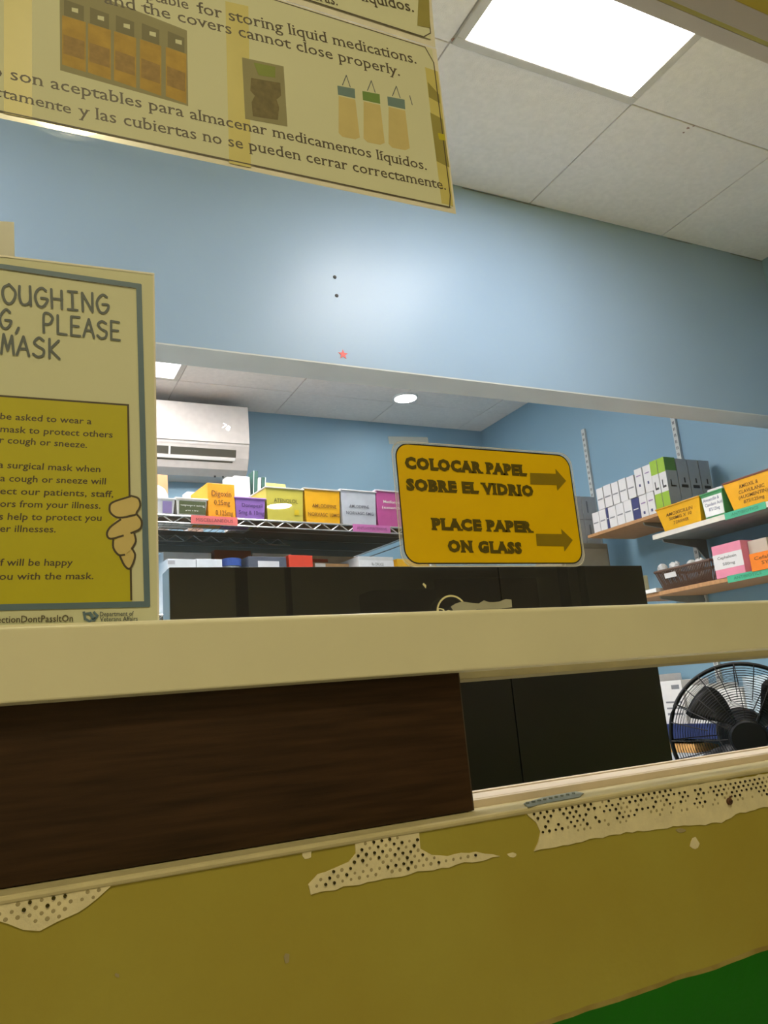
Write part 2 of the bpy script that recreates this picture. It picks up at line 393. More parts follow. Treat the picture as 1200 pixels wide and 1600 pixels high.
# horizontal rail across the window with the track under it
rail = struct('trim_2', MB().prism([(WX0, .5555, Z(.0165)), (WX0, .5555, Z(.0625)), (WX0, .5575, Z(.0652)), (WX0, .571, Z(.0652)), (WX0, .571, Z(.0150))], (WX1-WX0, 0, 0)), M_cream, bevel=.0012)
obj('upper_track', MB().box((WX0, .5835, Z(.0095)), (WX1, .589, Z(.030))).box((WX0, .589, Z(.0150)), (WX1, .606, Z(.030))).box((WX0, .606, Z(.0085)), (WX1, .612, Z(.030))), M_cream2, rail, bevel=.0008)
obj('track_lip', MB().box((WX0, .5835, Z(.0072)), (WX1, .586, Z(.0098))), C('aluminium', 190, 182, 158, rough=.35), rail)
# head of the window
hd = struct('trim_3', MB().box((WX0, YW+.0005, ZT-.001), (WX1, .583, ZT+.003)).box((WX0, .590, ZT-.001), (WX1, .612, ZT+.03)), M_head)
obj('head_channel', MB().box((WX0, .583, ZT+.006), (WX1, .590, ZT+.009)), M_hole, hd)
# jambs
for i, (x0, x1) in enumerate(((WX0-.02, WX0+.012), (WX1-.012, WX1+.02))): struct('trim_%d' % (4+i), MB().box((x0, YW+.001, ZS), (x1, YI, ZT)), M_cream2)
wn = struct('window_1', MB().box((WX0+.012, YG, Z(.032)), (WX1-.012, YG+.005, ZT+.004)), M_glass)

# pharmacy shell
struct('floor', MB().box((-3, -6.3, -.06), (7.6, YB+.1, 0)), C('vinyl_floor', 230, 224, 214, rough=.45, var=.08))
struct('wall_back', MB().box((-1.7, YB, 0), (XR+.1, YB+.1, 3.0)), M_blue2)
wr = struct('wall_right', MB().box((XR, YI, 0), (XR+.1, YB, 3.0)), M_blue2)
struct('wall_left', MB().box((-1.8, YI, 0), (-1.7, YB+.1, 3.0)), M_blue2)
hw = struct('wall_header', MB().box((-1.7, YH, ZH+.004), (XR, YH2, 3.0)), M_blue)
obj('header_underside', MB().box((-1.7, YH+.0005, ZH), (XR, YH2-.0005, ZH+.004)), M_soff, hw)
# ceiling with its own tiles
ce = struct('ceiling', MB().box((-1.7, YI, ZC+.008), (XR, YB, ZC+.05)), M_joint)
def tiles(xl, yl, skip):
    for i in range(len(xl)-1):
        for j in range(len(yl)-1):
            if (i, j) in skip: continue
            obj('ceiling_tile', MB().box((xl[i]+.002, yl[j]+.002, ZC+random.uniform(0, .0012)), (xl[i+1]-.002, yl[j+1]-.002, ZC+.009)), M_ceil, ce, bevel=.0015)
x1l = [-1.64, -1.04, -.43, .18, .395, 1.006, 1.616, 2.227, XR]
x1l = [-1.7, -1.43, -.825, -.215, .395, 1.006, 1.617, 2.227, XR]
tiles(x1l, [YI, .77, 1.38, YH], {(5, 1), (2, 1)})
x2l = [-1.7, -1.64, -1.03, -.42, .19, .80, 1.40, 2.0, 2.6, XR]
tiles(x2l, [3.05, 3.66, YB], {(4, 0)})
tiles(x2l, [YH2, 2.44, 3.05], {(2, 1), (5, 1)})
# dirt specks on the front ceiling
for (x, y, s_) in ((1075, 200, 3), (1068, 207, 2), (1084, 197, 2), (708, 62, 3)):
    q = onZ(x, y, ZC-.001); poly('dirt_speck', [q+Vector((math.cos(a)*s_*.0022*random.uniform(.5, 1.2), math.sin(a)*s_*.0022*random.uniform(.4, 1.2), 0)) for a in (0, .9, 1.8, 2.7, 3.6, 4.5, 5.4)], C('reddish_dirt', 150, 108, 90), ce, (0, 0, -1), .0006, 0)
# light panels
def panel(name, label, x0, x1, y0, y1, st, e):
    t = thing(name, label, 'ceiling light', ((x0+x1)/2, (y0+y1)/2, ZC-.006)); f = .026
    mb = MB()
    for a, b_ in (((x0, y0), (x1, y0+f)), ((x0, y1-f), (x1, y1)), ((x0, y0+f), (x0+f, y1-f)), ((x1-f, y0+f), (x1, y1-f))): mb.box((a[0], a[1], ZC-.006), (b_[0], b_[1], ZC+.007))
    obj('light_frame', mb, C('panel_frame', 205, 198, 188, rough=.4), t, bevel=.002)
    obj('diffuser', MB().box((x0+f, y0+f, ZC-.003), (x1-f, y1-f, ZC+.004)), e, t)
EC = (1, .97, .955)
panel('light_panel', 'square white LED ceiling panel above the blue header, nearest the window', 1.01, 1.613, .775, 1.377, 0, emit('panel_face_near', EC, PANEL1))
panel('light_panel', 'square LED ceiling panel behind the header, beside the air conditioner', .194, .796, 3.054, 3.656, 0, emit('panel_face_far', EC, PANEL2))
eF = emit('added_panel_face_far', EC, PANEL_ADDED)
panel('light_panel', 'added square LED ceiling panel of the front strip, unseen at the left, lifting the light there', -.82, -.22, .775, 1.377, 0, emit('added_panel_face_left', EC, 4.5))  # added lamp, unseen, lifts the left of the header
panel('light_panel', 'added unseen LED ceiling panel behind the header, brightening the room from the left', -1.025, -.425, 2.445, 3.045, 0, eF)  # unseen lamp added for ambient light in the far room
panel('light_panel', 'added unseen LED ceiling panel behind the header, brightening the middle of the room', .805, 1.395, 2.445, 3.045, 0, emit('added_panel_face_middle', EC, 7.0))  # another unseen panel, added to light the bin fronts
dl = thing('downlight', 'small round white downlight in the far ceiling above the yellow sign', 'ceiling light', (2.02, 3.575, ZC-.012))
obj('downlight_ring', MB().lathe([(.058, -.003), (.066, -.008), (.07, 0), (.07, .012)], (2.02, 3.575, ZC-.004), (0, 0, 1), 40), M_whitep, dl, smooth=True)
obj('downlight_lens', MB().lathe([(0, 0), (.06, 0), (.06, .006)], (2.02, 3.575, ZC-.009), (0, 0, 1), 40), emit('downlight_face', EC, DOWN), dl)

# waiting room on the camera's side
struct('wall_waiting_back', MB().box((-3, -6.3, 0), (7.5, -6.2, 3.0)), C('pale_wall', 214, 208, 176, rough=.6))
struct('wall_waiting_left', MB().box((-3.1, -6.3, 0), (-3, YI, 3.0)), C('olive_side_wall', 176, 166, 96, rough=.6))
struct('wall_waiting_right', MB().box((7.5, -6.3, 0), (7.6, YI, 3.0)), C('olive_side_wall', 176, 166, 96, rough=.6))
struct('ceiling_waiting', MB().box((-3, -6.3, ZC+.01), (7.5, YW, ZC+.06)), M_ceil)
for i, x in enumerate((4.30, 4.97)):
    dd = struct('door_%d' % (i+1), MB().box((x, -6.2, 0), (x+.66, -6.15, 2.45)), C('brown_door', 120, 76, 42, var=.2, stretch=(8, 8, 1)))
    hx = x+(.6 if i == 0 else .06); obj('door_handle', MB().tube([(hx, -6.15, 1.0), (hx, -6.09, 1.0), (hx, -6.09, 1.2), (hx, -6.15, 1.2)], .01, 8), M_chrome, dd)
for i, (x, w_) in enumerate(((2.10, .10), (5.98, .09), (6.28, .05), (2.60, .04))): struct('trim_%d' % (6+i), MB().box((x, -6.2, 0), (x+w_, -6.12, 2.6)), C('dark_post', 50, 48, 40))
cb = thing('added_cupboard', 'added tall dark cupboard across the waiting room, there for its reflection in the glass', 'cupboard', (3.75, -6.0, 0))  # made-up cupboard, gives the glass a dark reflected shape
obj('cupboard_body', MB().box((3.38, -6.19, 0), (4.12, -5.85, 2.30)), C('cupboard_dark', 52, 44, 34), cb, bevel=.02)
for x in (3.40, 3.755): obj('cupboard_door', MB().box((x, -5.85, .1), (x+.345, -5.83, 2.24)), C('cupboard_front', 60, 46, 34), cb, bevel=.004)
eW = emit('waiting_lamp_face', WAITCOL, WAIT)
for i, (x, y, lb) in enumerate(((2.1, -4.81, 'fourth'), (.85, -4.75, 'third'), (-1.3, -1.3, 'second'), (.15, -.75, 'first'))):  # the two nearest the window wall are unseen, added to light it
    t = thing('waiting_downlight', 'round downlight in the waiting room ceiling, %s from the window wall' % lb, 'ceiling light', (x, y, ZC-.01), 'waiting room downlights')
    R_ = .10 if i < 2 else .13
    obj('downlight_lens', MB().lathe([(0, 0), (R_, 0), (R_, .008)], (x, y, ZC-.002), (0, 0, 1), 32), eW, t)
    obj('downlight_ring', MB().lathe([(R_, -.002), (R_+.012, -.008), (R_+.018, 0), (R_+.018, .012)], (x, y, ZC-.002), (0, 0, 1), 32), M_whitep, t)

# header details
for (x, y, lb) in ((523, 433, 'upper'), (526, 462, 'lower')):
    q = onY(x, y, YH); tag(obj('screw', MB().lathe([(0, -.003), (.004, -.003), (.0055, -.001), (.0055, .0)], q, (0, 1, 0), 12), M_dark), 'tiny dark screw in the blue header above the red star, %s one' % lb, 'screw')
q = onY(536, 554, YH); pts = [q+Vector((math.sin(a*math.pi/5)*(.0155 if a % 2 == 0 else .0066), 0, math.cos(a*math.pi/5)*(.0155 if a % 2 == 0 else .0066))) for a in range(10)]
tag(obj('star_sticker', MB().prism(pts, (0, -.0012, 0)), C('red_foil', 214, 52, 44, rough=.35)), 'small red star sticker on the lower edge of the blue header', 'sticker')
for (x0, y0, x1, y1) in ((1042, 369, 1080, 379), (1140, 392, 1190, 404), (722, 298, 850, 322)):
    a, b_ = onY(x0, y0, YH), onY(x1, y1, YH); a.y = b_.y = YH-.002; a.z = b_.z = ZC-.002
    obj('cobweb', MB().tube([a, (a+b_)/2+Vector((0, -.003, -.003)), b_], .0011, 5), C('cobweb_dust', 110, 100, 84), hw)

# ------------------------------------------------------------------ brown sliding panel
x1 = onY(725, 1150, .575).x
sp_ = thing('sliding_panel', 'dark brown wood grain sliding panel filling the left of the pass-through slot', 'panel', (-.3, .5775, ZS+.0015))
pe = MB().prism([(WX0+.02, .573, ZS+.0015), (x1+.0006, .573, ZS+.0015), (x1-.0004, .573, Z(.03)), (WX0+.02, .573, Z(.03))], (0, .0095, 0))
obj('panel_board', pe, M_wood, sp_, bevel=.0006)
obj('edge_band', MB().prism([(x1+.0004, .5732, ZS+.0016), (x1+.0014, .5732, ZS+.0016), (x1+.0003, .5732, Z(.0298)), (x1-.0006, .5732, Z(.0298))], (0, .009, 0)), C('edge_banding', 70, 60, 48), sp_)

# ------------------------------------------------------------------ posters on the glass
YP = YG-.0012; N = (0, -1, 0)
def pp(x, y): return onY(x, y, YP-.0003)
def hgt(x, y0, y1): return abs(pp(x, y1).z-pp(x, y0).z)
def laminated(name, label, cat, corners, outm, inner=None, inm=None):
    pts = [pp(*c) if not isinstance(c, Vector) else c for c in corners]
    cen = sum(pts, Vector((0, 0, 0)))/len(pts)
    t = thing(name, label, cat, (cen.x, YP, min(p.z for p in pts)))
    poly('laminate', [p+Vector((0, .0006, 0)) for p in pts], outm, t, N, .0005, 0)
    return t
# lower sheet of the medicine poster: image quad extended beyond the frame
def ext(a, b_, k): a, b_ = pp(*a), pp(*b_); return a+(a-b_)*k
BL = ext((0, 184), (713, 334), .17); BRc = pp(713, 334); TRc = pp(682, 76); d_ = BRc-BL
TL = TRc-d_
t = laminated('medicine_poster', 'yellow laminated poster of pill bottles, jar and baby bottles, bottom edge over blue header', 'poster', [BL, BRc, TRc, TL], M_lam)
A = lambda u, v, lf=0: BL+d_*u+(TL-BL)*v+Vector((0, -.0001-lf, 0))
t = poly('paper', [A(0, .03), A(.99, .03), A(.988, .985), A(0, .985)], M_paper, t, N, .0002, 0)
line('border_line', [A(0, .03), A(.985, .03), A(.99, .1), A(.988, .9), A(.97, .985), A(0, .985)], .0012, M_ink, t, N, lift=.0006)
def band(px, m_, nm='yellow_band', lf=.0004): return poly(nm, [pp(*q) for q in px], m_, t, N, .0001, lf+.0003)
band([(352, 2), (388, 10), (392, 262), (358, 255)], M_paper2); band([(6, -60), (50, -50), (50, 186), (6, 177)], M_paper2)
band([(664, 105), (684, 112), (708, 322), (690, 318)], M_paper2)
band([(668, 128), (686, 148), (688, 162), (670, 152)], C('print_olive', 160, 150, 76), 'grey_print', .0006)
band([(672, 176), (691, 186), (702, 262), (682, 252)], C('print_olive', 160, 150, 76), 'grey_print', .0006)
band([(684, 208), (694, 210), (696, 220), (686, 218)], M_yel, 'yellow_print', .0008)
# printed picture of amber bottles
band([(93, -30), (292, 48), (294, 166), (94, 110)], C('print_grey_olive', 152, 146, 106), 'bottle_picture')
for i in range(5):
    x0 = 97+i*40.5; y0 = 24+i*12.4; w_ = 37-i*1.2
    band([(x0, y0), (x0+w_, y0+11), (x0+w_, y0+89), (x0, y0+77)], C('print_amber', 186, 150, 56, var=.12, scale=90), 'amber_bottle', .0006)
    band([(x0+2, y0+30), (x0+w_-2, y0+41), (x0+w_-2, y0+70), (x0+2, y0+60)], C('print_label', 160, 128, 66, var=.15, scale=200), 'bottle_label', .0008)
    band([(x0+3, y0-25), (x0+w_-3, y0-14), (x0+w_-3, y0+10), (x0+3, y0)], C('print_cap', 124, 118, 84), 'bottle_cap', .0006)
    band([(x0+15, y0-12), (x0+25, y0-10), (x0+25, y0-3), (x0+15, y0-6)], M_paper, 'cap_shine', .0008)
# jar
band([(378, 90), (443, 104), (449, 198), (383, 186)], C('print_grey_olive', 176, 164, 112), 'jar_picture', .0007)
band([(392, 122), (438, 130), (439, 150), (432, 156), (436, 168), (434, 188), (395, 182), (393, 160), (398, 150), (391, 142)], C('print_jar', 118, 106, 66, var=.2, scale=150), 'jar', .0011)
band([(396, 98), (430, 105), (430, 122), (404, 118)], C('print_green', 136, 150, 66), 'jar_lid', .0015)
# baby bottles
for i, (x, c) in enumerate(((527, (110, 136, 136)), (566, (112, 146, 70)), (605, (110, 136, 136)))):
    y = 130+i*8.5
    band([(x+2, y+20), (x+28, y+26), (x+35, y+85), (x+28, y+88), (x+8, y+84), (x+2, y+78)], C('print_milk', 214, 196, 132), 'baby_bottle', .0006)
    band([(x, y+4), (x+27, y+9), (x+28, y+24), (x+1, y+18)], C('print_cap_%d' % (i % 2), *c), 'bottle_collar', .0008)
    line('bottle_teat', [pp(x+8, y+3), pp(x+14, y-12), pp(x+20, y+6)], .0009, M_inkb, t, N, lift=.0012)
line('bottle_mark', [pp(640, 150), pp(644, 164)], .001, M_inkb, t, N, lift=.0012)
SP = dict(serif=True, bold=.004, lift=.001)
for s_, a, b_, c in (('acceptable', (176, -13), (295, 15), 17), ('for storing liquid medications.', (308, 20), (651, 100), 17), ('and the covers cannot close properly.', (163, 5), (625, 119), 17),
                     ('no son aceptables para almacenar medicamentos líquidos.', (-36, 113), (667, 266), 17), ('correctamente', (-90, 131), (111, 178), 17), ('y las cubiertas no se pueden cerrar correctamente.', (122, 181), (697, 297), 17)):
    text('print_line', s_, pp(*a), pp(*b_), hgt((a[0]+b_[0])/2, a[1], a[1]-c), M_ink, t, N, **SP)
# upper sheet
a_, b_ = pp(682, 70), pp(470, -10)
d2 = d_; up_ = Vector((.006, 0, .2))
t = laminated('medicine_poster', 'upper yellow laminated sheet cropped by the picture top, above the pill bottle poster', 'poster', [TRc-d2+Vector((0, .0008, .002)), TRc+Vector((0, .0008, .002)), TRc+up_+Vector((0, .0008, 0)), TRc-d2+up_+Vector((0, .0008, 0))], M_lam)
B0 = TRc-d2
A2 = lambda u, v: B0+d2*u+up_*v+Vector((0, .0002, 0))
t = poly('paper', [A2(0, .05), A2(.988, .05), A2(.988, .97), A2(0, .97)], M_paper, t, N, .0002, 0)
line('border_line', [A2(0, .052), A2(.97, .052), A2(.988, .09), A2(.988, .97)], .0012, M_ink, t, N, lift=.0006)
band([(656, -60), (668, -58), (672, 44), (652, 40)], C('print_olive', 160, 150, 76), 'grey_print')
text('print_line', 'líquidos.', pp(565, 1), pp(647, 19), hgt(600, 10, -7), M_ink, t, N, **SP)
text('print_line', 'enteras.', pp(462, -9), pp(528, 9), hgt(500, 10, -7), M_ink, t, N, **SP)

# mask poster, letter size
q0, q1, q2, q3 = pp(241, 427), pp(249, 985), ext((0, 990), (249, 980), .92), ext((0, 399), (241, 427), .92)
q2.z = q1.z
t = laminated('mask_poster', 'cream laminated poster asking coughing visitors to wear a mask, left above the rail', 'poster', [q2, q1, q0, q3], M_paper).children[0]
W_ = lambda pts, nm, m_, lf=.0004: poly(nm, [pp(*q) for q in pts], m_, t, N, .0001, lf)
line('laminate_rim', [q0+Vector((-.0006, 0, -.0006)), q1+Vector((-.0006, 0, 0))], .0014, M_lam, t, N, lift=.0005)
line('laminate_rim', [q3, q0+Vector((-.0006, 0, -.0006))], .0014, M_lam, t, N, lift=.0005)
line('slate_border', [pp(-226, 384), pp(217, 447), pp(230, 944), pp(-224, 954)], .0042, M_band, t, N, closed=True, lift=.0006)
line('border_edge', [pp(-218, 388), pp(212, 451)], .0005, M_ink, t, N, lift=.0008)
W_([(-205, 603), (199, 633), (206, 940), (-203, 949)], 'yellow_field', M_yel, .0005)
line('field_outline', [pp(-203, 946), pp(-205, 604), pp(200, 633), pp(205, 937)], .0014, M_ink, t, N, lift=.0008)
for s_, a, b_, c in (('COUGHING', (-24, 470), (173, 490), 29), ('SNEEZING, PLEASE', (-172, 494), (191, 532), 29), ('MASK', (0, 552), (97, 561), 29)):
    strokes('hand_lettering', s_, pp(*a), pp(*b_), hgt((a[0]+b_[0])/2, a[1], a[1]-c), M_inkb, t, N, lift=.0008, w=.12)
for s_, a, b_ in (('be asked to wear a', (0, 655), (143, 663)), ('mask to protect others', (0, 675), (176, 684)), ('r cough or sneeze.', (-1, 692), (136, 700)),
                  ('a surgical mask when', (-3, 731), (157, 738)), ('a cough or sneeze will', (0, 752), (166, 757)), ('ect our patients, staff,', (0, 772), (177, 777)),
                  ('ors from your illness.', (0, 792), (157, 795)), ('s help to protect you', (-2, 812), (159, 814)), ('er illnesses.', (0, 831), (87, 832)),
                  ('f will be happy', (0, 884), (114, 884)), ('you with the mask.', (-12, 906), (146, 905))):
    text('poster_text', s_, pp(*a), pp(*b_), hgt(80, 700, 689.5), M_ink, t, N, bold=.012, lift=.0009, shear=.08)
text('poster_text', '#InfectionDontPassItOn', pp(-30, 974), pp(114, 971), hgt(80, 700, 690), M_ink, t, N, bold=.008, lift=.0009)
text('poster_text', 'Department of', pp(156, 963), pp(209, 962), hgt(80, 700, 693), M_inkb, t, N, bold=.01, lift=.0009)
text('poster_text', 'Veterans Affairs', pp(156, 971), pp(215, 970), hgt(80, 700, 693), M_inkb, t, N, bold=.01, lift=.0009)
text('poster_text', 'November 2019', pp(190, 976.5), pp(242, 976), hgt(80, 700, 694), M_inkb, t, N, bold=.01, lift=.0009)
lp = lambda pts: line('logo_mark', [pp(*q) for q in pts], .0016, M_band, t, N, lift=.0009)
lp([(131, 957), (133, 967), (140, 971), (147, 966), (141, 958), (134, 959)]); lp([(140, 958), (147, 969), (152, 962), (147, 957)])
# printed hand
for pts in ([(171, 794), (176, 784), (202, 775), (214, 779), (219, 788), (217, 798), (210, 805), (180, 809), (172, 803)],
            [(167, 834), (172, 824), (186, 810), (214, 803), (221, 812), (221, 824), (205, 834), (180, 842), (170, 841)],
            [(176, 848), (190, 838), (210, 834), (212, 845), (206, 858), (196, 868), (184, 866), (176, 858)],
            [(188, 872), (196, 866), (206, 858), (211, 868), (209, 880), (202, 889), (194, 886)]):
    poly('printed_finger', smooth([pp(*q) for q in pts], True), M_skin, t, N, .0001, .0009)
for pts in ([(205, 775), (216, 779), (219, 790), (214, 800), (210, 805), (186, 809), (174, 803), (171, 794), (176, 785), (203, 776)],
            [(213, 803), (221, 814), (219, 826), (205, 833)], [(188, 812), (172, 824), (167, 835), (173, 842), (192, 837)],
            [(210, 834), (212, 846), (206, 857)], [(177, 842), (177, 856), (185, 867), (194, 867)], [(206, 857), (211, 867), (208, 880), (202, 889), (194, 883), (187, 868)]):
    line('finger_outline', smooth([pp(*q) for q in pts]), .0014, M_ink, t, N, lift=.0013)

# yellow direction sign
def rr(x0, x1, z0, z1, r, sk=0, y=YP):
    out = []
    for cx, cz, a0 in ((x1-r, z0+r, -90), (x1-r, z1-r, 0), (x0+r, z1-r, 90), (x0+r, z0+r, 180)):
        for k in range(9):
            a = math.radians(a0+k*11.25); x = cx+r*math.cos(a); z = cz+r*math.sin(a); out.append(Vector((x-(z-z0)*sk*0+(x-x0)*0, y, z+(x-x0)*sk)))
    return out
a, b_, c_, d_ = pp(617, 692), pp(891, 712), pp(909, 881), pp(635, 880)
sx0, sx1 = (a.x+d_.x)/2-.0005, (b_.x+c_.x)/2; sz0, sz1 = (c_.z+d_.z)/2, (a.z+b_.z)/2
t = thing('direction_sign', 'yellow rounded sign reading place paper on glass with two arrows, taped to the window', 'sign', ((sx0+sx1)/2, YP, sz0))
poly('laminate', rr(sx0-.004, sx1+.003, sz0-.003, sz1+.0025, .012), M_tape, t, N, .0003, 0)
sf_ = poly('sign_face', rr(sx0, sx1, sz0, sz1, .013), M_sign, t, N, .0003, .0005)
line('laminate_rim', rr(sx0-.0035, sx1+.0026, sz0-.0026, sz1+.0021, .013), .0005, M_lam, t, N, closed=True, lift=.0006)
t = sf_
line('sign_border', rr(sx0+.0002, sx1-.0002, sz0+.0002, sz1-.0002, .013), .0012, M_dark, t, N, closed=True, lift=.0010)
for s_, a, b_ in (('COLOCAR PAPEL', (633, 731), (824, 743)), ('SOBRE EL VIDRIO', (635, 765), (834, 774.7)), ('PLACE PAPER', (674, 826.5), (834, 831)), ('ON GLASS', (700, 861), (816, 864))):
    text('sign_lettering', s_, pp(*a), pp(*b_), hgt(a[0], a[1], a[1]-17), M_signi, t, N, bold=.07, space=1.16, serif=True, lift=.0012)
Zp = lambda x, y: pp(600+x/3.75, 600+y/3.75)
for pts in ([(857, 588), (855, 521), (1006, 527), (1003, 497), (1066, 568), (1015, 626), (1011, 592)], [(895, 948), (889, 878), (1041, 880), (1037, 849), (1105, 915), (1056, 983), (1053, 950)]):
    poly('arrow', [Zp(*q) for q in pts], M_arrow, t, N, .0001, .0010)
# tape, sticker
tag(obj('tape_strip', MB().prism([pp(*q) for q in ((606, 682), (668, 683), (670, 694), (608, 694))], (0, -.0002, 0)), M_tape), 'clear tape strip on the top left corner of the yellow sign', 'tape')
tag(obj('tape_strip', MB().prism([pp(*q) for q in ((-20, 344), (22, 347), (23, 402), (-20, 402))], (0, .0004, 0)), C('frosted_tape', 216, 214, 200, rough=.3)), 'frosted tape piece above the mask poster at the left edge', 'tape')
c0 = pp(707, 958); st = thing('glass_decal', 'round cream decal half peeled from the glass behind the rail', 'sticker', (c0.x, YP, c0.z-.017))
M_decal = C('decal_cream', 236, 226, 176, rough=.5)
line('decal_ring', [c0+Vector((math.cos(a*math.pi/20)*.0148, 0, math.sin(a*math.pi/20)*.0148)) for a in range(40)], .0015, M_decal, st, N, closed=True, lift=.0002)
text('decal_letter', 'Do', pp(684, 961), pp(706, 960), .006, M_decal, st, N, bold=.02, lift=.0003)
gp = [(704, 948), (712, 943), (722, 940), (736, 942), (748, 943), (756, 938), (764, 941), (772, 941), (780, 940), (790, 936), (799, 937), (800, 949), (780, 951), (745, 952), (738, 955), (710, 957)]
poly('peeled_patch', [pp(*q) for q in gp], C('peel_grey', 176, 172, 150, var=.1), st, N, .0002, .0006)
for i, (x, y, w_) in enumerate(((660, 913, 1), (620, 958, 0))):
    a = pp(x, y); tag(obj('tape_scrap', MB().prism([a, a+Vector((.0028, 0, -.0035)), a+Vector((.0035, 0, -.001)), a+Vector((.0012, 0, .001))], (0, -.0004, 0)), M_decal), ('small torn white tape scrap on the glass left of the round decal', 'tiny cream tape scrap touching the rail below the round tape marks')[i], 'tape')

# ------------------------------------------------------------------ black partition behind the slot
cx0, cx1, cz1 = onY(265, 900, 1.05).x, onY(1010, 930, 1.05).x, onY(640, 885, 1.05).z
sx = onY(808, 1140, 1.05).x
t = thing('partition_screen', 'tall black partition of boards standing just behind the window', 'partition', ((cx0+cx1)/2, 1.07, 0))
for a, b_ in ((cx0, sx-.001), (sx+.001, cx1)): obj('board', MB().box((a, 1.05, .02), (b_, 1.072, cz1)), M_black, t, bevel=.0008)
obj('back_board', MB().box((cx0, 1.0725, .02), (cx1, 1.095, cz1-.001)), M_black, t)
obj('edge_trim', MB().box((cx0-.0008, 1.0505, .02), (cx0-.0001, 1.0945, cz1-.002)), M_edge, t)
obj('foot_rail', MB().box((cx0, 1.0, 0), (cx1, 1.15, .0195)), M_black, t)

# ------------------------------------------------------------------ air conditioner
x0, x1 = .385, 1.186
M_ac = C('ac_casing', 204, 197, 190, rough=.35)
t = thing('air_conditioner', 'white wall-mounted split air conditioner under the far ceiling', 'air conditioner', (.785, 3.88, Z(1.175)))
prof = [(3.983, 1.548), (3.80, 1.548), (3.785, 1.54), (3.783, 1.325), (3.787, 1.318), (3.805, 1.265), (3.835, 1.21), (3.88, 1.182), (3.983, 1.175)]
obj('casing', MB().prism([(x0, y, Z(z)) for y, z in prof], (x1-x0, 0, 0)), M_ac, t, bevel=.006)
obj('front_panel', MB().prism([(x0+.002, y, Z(z)) for y, z in ((3.7825, 1.338), (3.7765, 1.336), (3.7775, 1.538), (3.783, 1.543))], (x1-x0-.004, 0, 0)), M_ac, t, bevel=.002)
def acs(px0, px1, v0, v1, off, m_, nm):     # slab on the sloping lower front, v along the slope
    a = Vector((0, 3.787, Z(1.318))); b2 = Vector((0, 3.805, Z(1.265))); c2 = Vector((0, 3.835, Z(1.21)))
    def at(v): return a.lerp(b2, v) if v <= 1 else b2.lerp(c2, v-1)
    nn = Vector((0, -.95, -.3)); P0, P1 = at(v0)+nn*off, at(v1)+nn*off
    mb = MB().prism([Vector((px0, 0, 0))+P0, Vector((px0, 0, 0))+P1, Vector((px0, 0, 0))+P1-nn*.01, Vector((px0, 0, 0))+P0-nn*.01], (px1-px0, 0, 0)); return obj(nm, mb, m_, t)
acs(.47, 1.115, .25, .95, .0008, M_acdark, 'vent_opening'); acs(.47, 1.10, 1.30, 1.42, .0008, M_acdark, 'lower_gap')
acs(.47, 1.11, 1.0, 1.25, .006, M_whitep, 'louver'); acs(.772, .781, .25, .95, .003, M_whitep, 'vent_bar')
text('display_digits', '78', onY(346, 668, 3.776), onY(358, 674, 3.776), .03, emit('led_digits', (1, 1, 1), .9), t, N)
for x in (1.02, 1.062): obj('drain_screw', MB().lathe([(0, -.004), (.005, -.004), (.005, .004)], (x, 3.87, Z(1.181)), (0, 0, 1), 8), M_dark, t)

# ------------------------------------------------------------------ wire rack
RK = .93; RF0, RF1 = Vector((.30*RK, 3.203*RK, 0)), Vector((1.98*RK, 3.400*RK, 0)); ru = (RF1-RF0).normalized(); rv = Vector((-ru.y, ru.x, 0)); RL = (RF1-RF0).length; RD = .70
def RP(s, v, z): return RF0+ru*s+rv*v+Vector((0, 0, z))
def rs(x, y, v=0):      # pixel to rack frame (distance along, height) on the plane v behind the rack front
    d = ray(x, y); nn = rv; k = ((RF0+rv*v-E0).dot(nn))/d.dot(nn); p = E0+d*k; return (p-RF0).dot(ru), p.z
ZR = Z(.812*RK)
rack = thing('wire_rack', 'chrome wire shelving rack with brown liners along the far wall', 'shelf', RP(RL/2, RD/2, 0))
for zz, tag_ in ((ZR, 'top'), (Z(.37), 'low'), (Z(-.3), 'base')):
    mb = MB(); zb = zz-.028
    for v in (0, RD): mb.tube([RP(0, v, zz), RP(RL, v, zz)], .0045, 6).tube([RP(0, v, zb), RP(RL, v, zb)], .0032, 6)
    for s_ in (0, RL): mb.tube([RP(s_, 0, zz), RP(s_, RD, zz)], .0045, 6).tube([RP(s_, 0, zb), RP(s_, RD, zb)], .0032, 6)
    obj('shelf_rim', mb, M_chrome, rack)
    mb = MB()
    for v in (0, RD):
        k = 36; pts = [RP(RL*i/k, v, zz if i % 2 else zb) for i in range(k+1)]; mb.tube(pts, .0028, 5)
    obj('zigzag_wire', mb, M_chrome, rack)
    mb = MB()
    for i in range(1, 56): s_ = RL*i/56; mb.tube([RP(s_, 0, zz+.003), RP(s_, RD, zz+.003)], .0013, 4)
    for v in (.18, .33, .52): mb.tube([RP(0, v, zz-.001), RP(RL, v, zz-.001)], .003, 5)
    o = obj('deck_wire', mb, M_chrome, rack); o['kind'] = 'stuff'
mb = MB(); pts = [RP(.26+i*.04, .31, ZR-.004 if i % 2 else ZR-.03) for i in range(19)]; mb.tube(pts, .0028, 5).tube([RP(.26, .31, ZR-.032), RP(1.0, .31, ZR-.032)], .003, 5)
obj('brace_wire', mb, M_chrome, rack)
for s0_, s1_, v0_, v1_ in ((.02, RL-.02, .03, .12), (.02, .24, .12, .24), (.74, RL-.02, .12, .24), (.02, RL-.02, .24, RD-.02)):
    obj('liner_mat', MB().obox(RP(s0_, v0_, ZR-.0030), ru*(s1_-s0_), rv*(v1_-v0_), (0, 0, .0012)), M_liner, rack)
obj('liner_mat', MB().obox(RP(.02, .02, Z(.3745)), ru*(RL-.04), rv*(RD-.04), (0, 0, .0015)), M_liner, rack)
